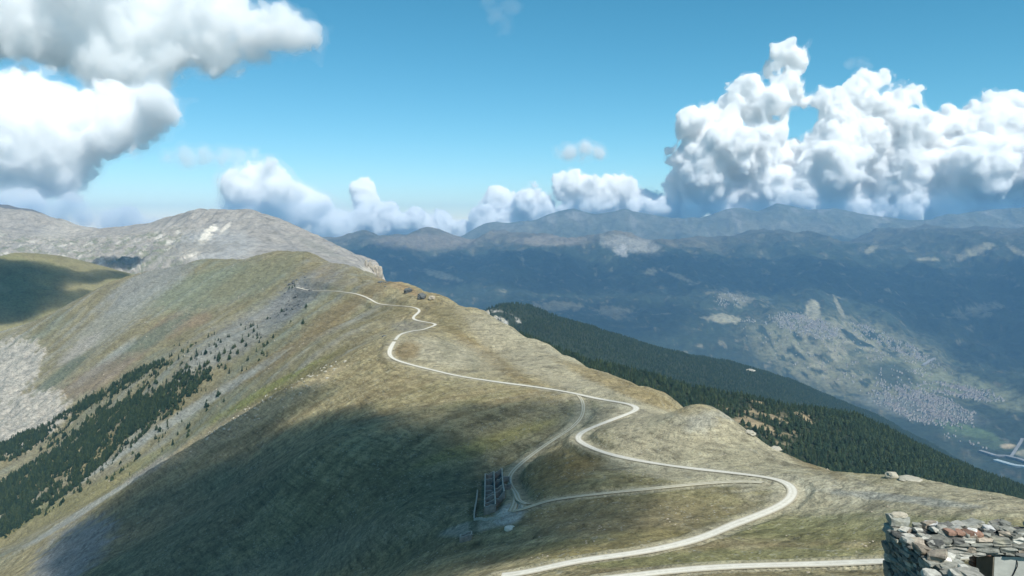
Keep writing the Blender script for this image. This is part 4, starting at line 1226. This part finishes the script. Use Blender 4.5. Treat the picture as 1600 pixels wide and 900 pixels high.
# ------------------------------------------------------------------ the valley's towns, roads and river
mat_house = mat_plain('pale_render', (.36, .34, .29), .5, .05, .0, .9)
mat_roof = mat_plain('grey_brown_roof', (.20, .175, .16), .45, .05, .0, .8)
def houses(name, mask, n, s0, s1, label):
    pts = scatter(V[0], V[1], V[2], mask * (.08 + sstep(-.15, .35, a3 + .5 * a2)), n)
    Vv, Ff, Mi = [], [], []
    for p in pts:
        w, l, h = random.uniform(s0, s1), random.uniform(s0, s1) * 1.35, random.uniform(4, 9)
        a = random.choice((0, 1)) * 1.5708 + random.uniform(-.4, .4); c, s = math.cos(a), math.sin(a); b = len(Vv)
        loc = [(-w, -l, -4), (w, -l, -4), (w, l, -4), (-w, l, -4), (-w, -l, h), (w, -l, h), (w, l, h), (-w, l, h), (0, -l, h + w * .7), (0, l, h + w * .7)]
        Vv += [(p[0] + (x * c - y * s) / 2, p[1] + (x * s + y * c) / 2, p[2] + z) for x, y, z in loc]
        Ff += [(b, b + 1, b + 5, b + 4), (b + 1, b + 2, b + 6, b + 5), (b + 2, b + 3, b + 7, b + 6), (b + 3, b, b + 4, b + 7), (b + 4, b + 5, b + 8), (b + 6, b + 7, b + 9), (b + 5, b + 6, b + 9, b + 8), (b + 7, b + 4, b + 8, b + 9)]
        Mi += [0, 0, 0, 0, 0, 0, 1, 1]
    me = bpy.data.meshes.new(name); me.from_pydata(Vv, [], Ff); me.materials.append(mat_house); me.materials.append(mat_roof)
    me.polygons.foreach_set('material_index', Mi); me.update()
    return link(name, me, kind='stuff', label=label, category='town')
front = (V[3] > .9) & (V[3] < 4.2)
houses('lower_town', ell(uV, vV, 1440, 636, 75, 22, -18, a2 * .3) * front + .7 * ell(uV, vV, 1500, 612, 60, 9, -10, a3 * .4) * front, 2300, 4.5, 10, 'pale town filling the valley floor')
houses('upper_town', (ell(uV, vV, 1260, 510, 52, 14, -14, a3 * .4) + .6 * ell(uV, vV, 1390, 535, 60, 9, -24, a3 * .4)) * front, 1300, 4.5, 9, 'pale town on the sunny shoulder')
houses('valley_hamlets', (ell(uV, vV, 1140, 470, 26, 12, 0, a3 * .6) + ell(uV, vV, 1165, 502, 14, 4, 0) + .3 * ell(uV, vV, 1330, 560, 150, 40, -14) + .8 * ell(uV, vV, 1500, 690, 50, 4, -25) + .5 * ell(uV, vV, 1545, 700, 12, 4)) * front, 500, 4.5, 9, 'hamlets scattered over the far hillside')

def valley_ribbon(name, px, w, lift, mat, **props):
    c = catmull(px, 6); P_ = np.array([valley_at(a, b) for a, b in c])
    for k in range(3): P_[:, k] = smooth1(P_[:, k], 4)
    t = np.gradient(P_[:, :2], axis=0); t /= np.linalg.norm(t, axis=1)[:, None] + 1e-9; nr_ = np.stack([t[:, 1], -t[:, 0]], 1)
    vv = np.zeros((len(P_), 4, 3))
    for k, (s, dz) in enumerate(((-1, -9), (-1, 0), (1, 0), (1, -9))):
        vv[:, k, :2] = P_[:, :2] + nr_ * s * w / 2; vv[:, k, 2] = P_[:, 2] + lift + dz
    i = np.arange(len(P_) - 1)[:, None] * 4 + np.arange(3)[None]
    ff = np.stack([i, i + 1, i + 5, i + 4], -1).reshape(-1, 4)[:, ::-1]
    return link(name, mesh_np(name, vv.reshape(-1, 3), ff, mat, False), **props)
mat_conc = mat_plain('pale_concrete', (.22, .22, .215), .2, .01, 0)
mat_river = mat_plain('glacial_river', (.36, .42, .42), .15, .02, 0, .35)
valley_ribbon('motorway', [(1530,704),(1548,711),(1566,714),(1584,716),(1600,722),(1625,732)], 26, 10, mat_conc, kind='structure')
valley_ribbon('motorway_ramp', [(1598,684),(1593,694),(1586,704),(1580,714)], 16, 4, mat_conc, kind='structure')
valley_ribbon('river', [(1552,720),(1568,724),(1585,727),(1604,731),(1630,738)], 34, 6, mat_river, kind='structure')
valley_ribbon('valley_road', [(1440,573),(1450,566),(1462,560)], 22, 8, mat_conc, kind='structure')

# ------------------------------------------------------------------ ruined barracks on the saddle
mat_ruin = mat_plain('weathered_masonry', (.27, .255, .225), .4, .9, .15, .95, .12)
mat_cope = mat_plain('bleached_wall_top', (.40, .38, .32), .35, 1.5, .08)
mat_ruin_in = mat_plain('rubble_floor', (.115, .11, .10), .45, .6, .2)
def ruin_wall(parent, a, b, h, th=.55, seed=0, name='wall', notch=.6, mat=None):
    """free-standing masonry wall along the ground from a to b with a broken top"""
    a, b = np.array(a[:2]), np.array(b[:2]); L = np.linalg.norm(b - a); n = max(3, int(L / .9)); R = random.Random(seed)
    t = (b - a) / L; nn_ = np.array([-t[1], t[0]]) * th / 2
    org = np.array(parent.location) if parent else np.zeros(3)
    Vv = []
    for i in range(n + 1):
        p = a + (b - a) * i / n; g = float(ridge_grid_z(*p)[0])
        top = g + h * (1 - (notch * R.random() ** 3)) + R.uniform(-.12, .12)
        for s in (-1, 1):
            q = p + nn_ * s
            Vv += [(q[0], q[1], g - .8), (q[0] - nn_[0] * s * .12, q[1] - nn_[1] * s * .12, top)]
    Ff = [(0, 1, 3, 2), (4 * n, 4 * n + 2, 4 * n + 3, 4 * n + 1)]
    for i in range(n):
        k = 4 * i
        Ff += [(k, k + 4, k + 5, k + 1), (k + 2, k + 3, k + 7, k + 6), (k + 1, k + 5, k + 7, k + 3)]
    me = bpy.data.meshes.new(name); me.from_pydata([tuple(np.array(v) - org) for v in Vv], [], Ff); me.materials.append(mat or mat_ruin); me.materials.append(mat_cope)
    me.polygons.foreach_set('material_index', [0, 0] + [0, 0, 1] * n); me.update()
    return link(name, me, parent)
P0 = on_ridge(757, 807)[0]; P1 = on_ridge(758, 750)[0]
e1 = (P1 - P0)[:2]; LB = float(np.linalg.norm(e1)); e1 /= LB; e2 = np.array([e1[1], -e1[0]])
print('barracks', P0, P1, LB)
kpx = math.hypot(*P0[:2]) / F
WL, WR, WA = 16.5 * kpx * 1.07, 14.5 * kpx * 1.07, 13 * kpx * 1.1
bar = empty('ruined_barracks', (float(P0[0]), float(P0[1]), float(P0[2])), 0, label='roofless ruined stone barracks with two rows of rooms beside the track', category='ruin')
def bp(f, w): return P0[:2] + e1 * f * LB + e2 * w
sd_ = 0
for (f0, w0, f1, w1, h, nt_) in [(0, 0, 1, 0, 3.2, .3), (0, WL, 1.0, WL, 3.3, .25), (.2, WL + WR, .97, WL + WR, 3.0, .45)] + [(f, .3, f, WL - .3, 3.1, .3) for f in (0, .15, .3, .45, .58, .72, .87, 1)] + [(f, WL + .3, f, WL + WR - .3, 2.9, .4) for f in (.2, .42, .6, .8, .97)] \
    + [(.60, WL + WR + .3, .60, WL + WR + WA, 2.6, .3), (.80, WL + WR + .3, .80, WL + WR + WA, 2.6, .3), (.605, WL + WR + WA, .795, WL + WR + WA, 2.6, .3)]:
    sd_ += 1
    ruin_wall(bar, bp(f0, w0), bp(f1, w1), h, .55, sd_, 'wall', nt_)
fv, ff = [], []
nn_ = 24
for i in range(nn_ + 1):
    for j in range(7):
        p = bp(i / nn_, (WL + WR) * j / 6); g = float(ridge_grid_z(*p)[0])
        fv.append((p[0] - P0[0], p[1] - P0[1], g + .25 + .2 * random.random() - P0[2]))
for i in range(nn_):
    for j in range(6):
        if j >= 3 and i < 5: continue
        ff.append((i * 7 + j, i * 7 + j + 1, i * 7 + j + 8, i * 7 + j + 7))
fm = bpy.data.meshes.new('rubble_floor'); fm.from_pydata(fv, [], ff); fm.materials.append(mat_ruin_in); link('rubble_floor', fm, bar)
# parapet of the terrace round the barracks
pw = on_ridge([746, 744, 741, 741, 760, 784], [768, 785, 803, 814, 814, 812])
enc = empty('terrace_wall', tuple(float(c) for c in pw[3]), 0, label='low pale terrace wall along the left side of the ruined barracks', category='wall')
mat_par = mat_plain('pale_parapet', (.38, .37, .33), .3, 1.2, .1)
for k in range(5):
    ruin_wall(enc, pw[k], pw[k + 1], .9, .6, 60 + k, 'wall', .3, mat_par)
ph = on_ridge(728, 844)[0]
hut = empty('ruined_hut', tuple(float(c) for c in ph), 0, label='tiny roofless stone hut on the slope below the barracks', category='ruin')
q0, s_ = ph[:2], 1.8
for k, (ax_, ay_, bx_, by_) in enumerate(((-1, -1, 1, -1), (1, -1, 1, 1), (1, 1, -1, 1), (-1, 1, -1, -1))):
    sh = .28
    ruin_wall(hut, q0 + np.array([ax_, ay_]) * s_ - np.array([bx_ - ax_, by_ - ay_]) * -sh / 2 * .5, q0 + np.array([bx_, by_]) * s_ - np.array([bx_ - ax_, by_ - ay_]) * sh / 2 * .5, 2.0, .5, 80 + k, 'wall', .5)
pr = on_ridge(797, 826)[0]; rz_ = float(ridge_grid_z(pr[0], pr[1])[0])
bm = bmesh.new()
prof = [(0, .06), (1.35, .06), (1.42, .22), (1.75, .24), (1.85, .1), (1.9, -.6)]
ring = []
for (r_, z_) in prof:
    ring.append([bm.verts.new((r_ * math.cos(i * math.tau / 24) if r_ else 0, r_ * math.sin(i * math.tau / 24) if r_ else 0, z_)) for i in (range(24) if r_ else range(1))])
for a_, b_ in zip(ring[:-1], ring[1:]):
    for i in range(24):
        j = (i + 1) % 24
        if len(a_) == 1: bm.faces.new((a_[0], b_[i], b_[j]))
        else: bm.faces.new((a_[i], b_[i], b_[j], a_[j]))
mb_ = bpy.data.meshes.new('round_basin'); bm.to_mesh(mb_); bm.free(); mb_.materials.append(mat_plain('bleached_concrete', (.62, .60, .52), .2, 1.0, .03))
o = link('round_basin', mb_, label='round pale concrete basin at the foot of the gravel yard', category='basin'); o.location = (pr[0], pr[1], rz_ + .34)

# ------------------------------------------------------------------ foreground: corner of a ruined stone house, 12 m from the camera
def stone_mesh(name, seed, mat, jag=.085):
    R = random.Random(seed); bm = bmesh.new(); bmesh.ops.create_cube(bm, size=1.0)
    bmesh.ops.subdivide_edges(bm, edges=bm.edges[:], cuts=1, use_grid_fill=True)
    for v in bm.verts:
        c = sum(abs(k) > .4 for k in v.co)
        f = 1.0 if c < 2 else (.95 if c == 2 else .86)
        v.co = v.co * f + Vector((R.uniform(-jag, jag), R.uniform(-jag, jag), R.uniform(-jag, jag) * .9))
    me = bpy.data.meshes.new(name); bm.to_mesh(me); bm.free(); me.materials.append(mat)
    return me
def stone_mat(name, col, lichen=None):
    m, nt, b = mat_new(name); b.inputs['Roughness'].default_value = .85
    tc = nd(nt, 'ShaderNodeTexCoord'); geo = nd(nt, 'ShaderNodeNewGeometry'); oi_ = nd(nt, 'ShaderNodeObjectInfo')
    n1 = nd(nt, 'ShaderNodeTexNoise', i_Scale=14.0, i_Detail=8.0, i_Roughness=.7); nt.links.new(geo.outputs['Position'], n1.inputs['Vector'])
    n2 = nd(nt, 'ShaderNodeTexNoise', i_Scale=5.0, i_Detail=5.0); nt.links.new(geo.outputs['Position'], n2.inputs['Vector'])
    c = mixcol(nt, 'MULTIPLY', 1.0, tuple(col) + (1,), ramp(nt, n1.outputs['Fac'], [(.3, .55), (.5, 1.), (.7, 1.4)]))
    c = mixcol(nt, 'MULTIPLY', 1.0, c, ramp(nt, oi_.outputs['Random'], [(0, .68), (1, 1.3)]))
    c = mixcol(nt, 'MIX', ramp(nt, n2.outputs['Fac'], [(.56, 0.), (.68, .5)]), c, (.40, .37, .27, 1))
    nt.links.new(c, b.inputs['Base Color'])
    bp_ = nd(nt, 'ShaderNodeBump', i_Strength=.9, i_Distance=.02); nt.links.new(n1.outputs['Fac'], bp_.inputs['Height']); nt.links.new(bp_.outputs[0], b.inputs['Normal'])
    return m
SM = [stone_mat('slate_grey_green', (.215, .215, .185)), stone_mat('slate_pale', (.36, .35, .305)), stone_mat('slate_dark', (.115, .115, .105)), stone_mat('rusty_stone', (.30, .255, .20)), stone_mat('quartz_white', (.66, .65, .62))]
SW = [.46, .29, .17, .055, .025]
SHAPES = {k: [stone_mesh('stone', 10 * k + j, SM[k]) for j in range(7)] for k in range(5)}
mat_core = stone_mat('wall_core', (.10, .10, .095)); mat_brick = stone_mat('red_brick', (.24, .145, .105)); mat_mortar = mat_plain('lime_mortar', (.55, .49, .38), .35, 18, .03)
mat_plaster = mat_plain('grey_plaster', (.40, .405, .36), .22, 3.5, .012)
mat_reveal = mat_plain('shaded_brown_plaster', (.20, .175, .13), .45, 3.0, .012)  # brown reveal plaster, darkened by painting in the shade of its left-facing side
XL, XI, YI, YO, ZT, ZB = 5.81, 6.21, 11.5, 12.1, -4.62, -10.5
JX0, JX1, ZL = 6.30, 7.14, -4.90                      # window jambs and underside of the lintel
RS = random.Random(21)
house = empty('ruined_stone_house', (6.6, 11.0, float(ridge_grid_z(6.6, 11.0)[0])), 0, label='broken slate wall corner with a brick-topped window opening in the near right foreground', category='ruin')
HO = np.array(house.location)
def boxes(name, lst, mat, parent, org=None):
    """cuboids (x0, x1, y0, y1, z0, z1) joined into one part"""
    bm = bmesh.new()
    for (x0, x1, y0, y1, z0, z1) in lst:
        m_ = Matrix.Translation(((x0 + x1) / 2 - HO[0], (y0 + y1) / 2 - HO[1], (z0 + z1) / 2 - HO[2])) @ Matrix.Diagonal((x1 - x0, y1 - y0, z1 - z0, 1))
        bmesh.ops.create_cube(bm, size=1.0, matrix=m_)
    me = bpy.data.meshes.new(name); bm.to_mesh(me); bm.free(); me.materials.append(mat)
    return link(name, me, parent)
g_ = .05
lw = boxes('wall', [(XL + g_, XI - g_, 6.5, YO - g_, ZB, ZT - .05)], mat_core, house); lw['label'] = 'left wall of dark slate with a rubble top'
bw = boxes('wall', [(XI - g_ + .002, JX0, YI + g_, YO - g_, ZB, ZL + .002), (JX1 + g_, 10.4, YI + g_, YO - g_, ZB, ZL + .002), (XI - g_ + .002, 10.4, YI + g_, YO - g_, ZL + .004, ZT - .05)], mat_core, house); bw['label'] = 'back wall with the window opening'
nstone = 0
def stone(parent, x, y, z, sx, sy, sz, rot=(0, 0, 0), kind=None, name='stone'):
    global nstone
    k = RS.choices(range(5), SW)[0] if kind is None else kind
    o = link(name, RS.choice(SHAPES[k]), parent)
    o.location = (x - HO[0], y - HO[1], z - HO[2]); o.scale = (sx, sy, sz); o.rotation_euler = rot
    nstone += 1
# outer face of the left wall, in uneven courses
z = ZT - .02
row = 0
while z > -5.95:
    h = RS.uniform(.05, .10); y = YO - .26 + RS.uniform(-.03, .03)
    while y > 9.15:
        l = RS.uniform(.12, .34)
        if z > -.453 * y - .30: stone(lw, XL + .06 + RS.uniform(-.025, .025), y - l / 2, z - h / 2, .26, l * 1.02, h * 1.04, (RS.uniform(-.06, .06), RS.uniform(-.06, .06), RS.uniform(-.08, .08)), RS.choices((0, 2, 1), (.5, .38, .12))[0])
        y -= l
    z -= h; row += 1
# dressed corner blocks
z = ZT + .16
for k in range(9):
    h = RS.uniform(.125, .16); l = .30 if k % 2 else .24
    stone(lw, XL + .12, YO - l / 2 + .01, z - h / 2, .30 + .06 * (k % 2), l, h, (0, 0, RS.uniform(-.05, .05)), 0, 'corner_block'); z -= h + .008
mm = rock_mesh('mortar_cap', 5, mat_mortar, 3, .25, (1, 1, 1)); o = link('mortar_cap', mm, lw); o.location = (XL + .13 - HO[0], YO - .13 - HO[1], ZT + .16 - HO[2]); o.scale = (.125, .10, .05)
# inner face of the back wall above the opening
z = ZT - .01
while z > ZL + .03:
    h = RS.uniform(.05, .085); x = XI - .05
    h = min(h, max(.04, z - ZL))
    while x < 8.75:
        l = RS.uniform(.13, .34)
        stone(bw, x + l / 2, YI + .05 + RS.uniform(-.02, .02), z - h / 2, l * 1.03, .22, h * 1.05, (RS.uniform(-.05, .05), RS.uniform(-.05, .05), RS.uniform(-.06, .06)), RS.choices((0, 1, 2, 3), (.5, .3, .14, .06))[0]); x += l
    z -= h
n_face = nstone
# loose rubble along both tops
for k in range(70):
    x = RS.uniform(XI + .05, 8.7); y = RS.uniform(YI + .02, YO - .05); s = RS.uniform(.08, .19)
    stone(bw, x, y, ZT + RS.uniform(-.035, .015) + .03 * RS.random() * sstep(6.8, 7.7, x), s * RS.uniform(1, 1.7), s, s * RS.uniform(.35, .7), (RS.uniform(-.35, .35), RS.uniform(-.35, .35), RS.uniform(0, 3.1)))
for k in range(62):
    y = RS.uniform(9.3, YO - .3); x = RS.uniform(XL + .06, XI - .05); s = RS.uniform(.08, .19)
    stone(lw, x, y, ZT + RS.uniform(-.05, .02), s * RS.uniform(.9, 1.5), s * RS.uniform(.8, 1.3), s * RS.uniform(.28, .45), (RS.uniform(-.2, .2), RS.uniform(-.2, .2), RS.uniform(0, 3.1)))
for (u, v, s, k, q) in ((1440, 848, .24, 3, .25), (1466, 836, .24, 3, -.3), (1512, 896, .30, 1, .15), (1498, 890, .22, 1, .1), (1473, 812, .17, 1, .1), (1545, 815, .16, 4, .1), (1418, 832, .17, 1, .2), (1456, 870, .22, 1, .1)):
    yy = 11.75 if v < 820 else (11.3 if v < 836 else (11.0 if u < 1445 else (10.75 if v < 870 else 10.15)))
    dx, dy, dz = (float(c) for c in ray(u, v))
    stone(bw if v < 820 else lw, dx / dy * yy, yy, min(dz / dy * yy - .02, ZT + .04), s, s * .8, s * .38, (.15, q, q * 2), k)
print('stones', nstone)
BRICKS = [stone_mesh("brick", 900 + j, mat_brick, .035) for j in range(3)]
# bricks: flat row over the window and a few left in the wall top
for nm, row_ in (('brick', [(6.36 + i * .088, YI + .07, ZL + .028, .080, .20, .050) for i in range(9)]), ('brick', [(6.52 + i * .135, YI + .1, ZT + .045 - .006 * i, .125, .2, .058) for i in range(4)]),
                ('brick', [(JX1 + .01, YO - .1, ZL - .045 - i * .075, .10, .13, .066) for i in range(9)])):
    for (x, y, z, sx, sy, sz) in row_:
        o = link('brick', RS.choice(BRICKS), bw)
        o.location = (x - HO[0], y - HO[1], z - HO[2]); o.scale = (sx, sy, sz); o.rotation_euler = (RS.uniform(-.03, .03), RS.uniform(-.03, .03), RS.uniform(-.05, .05))
# plastered lower wall right of the window and its brown reveal, with shade put into the colour
pl = boxes('plaster_panel', [(JX1 + .004, 10.4, YI - .015, YI + g_ + .01, ZB, ZL - .012)], mat_plaster, bw)
rv_ = boxes('window_reveal', [(JX1 - .012, JX1 + g_ + .01, YI - .008, YO - .19, ZB, ZL - .02)], mat_reveal, bw)
# loose electric wire sticking out of the plaster
cu_ = bpy.data.curves.new('wire', 'CURVE'); cu_.dimensions = '3D'; cu_.bevel_depth = .0075; cu_.bevel_resolution = 1
sp = cu_.splines.new('POLY'); W_ = [(7.47, YI - .012, -4.96), (7.475, YI - .03, -5.0), (7.47, YI - .035, -5.05), (7.45, YI - .03, -5.11), (7.425, YI - .03, -5.17), (7.405, YI - .03, -5.21)]
sp.points.add(len(W_) - 1)
for q, w_ in zip(sp.points, W_): q.co = (w_[0] - HO[0], w_[1] - HO[1], w_[2] - HO[2], 1)
tmp = bpy.data.objects.new('tmp', cu_); COL.objects.link(tmp)
dg = bpy.context.evaluated_depsgraph_get(); wm = bpy.data.meshes.new_from_object(tmp.evaluated_get(dg)); bpy.data.objects.remove(tmp)
wm.materials.clear(); wm.materials.append(mat_plain('black_cable', (.02, .02, .02), .1, 5, 0, .5)); link('wire', wm, bw)
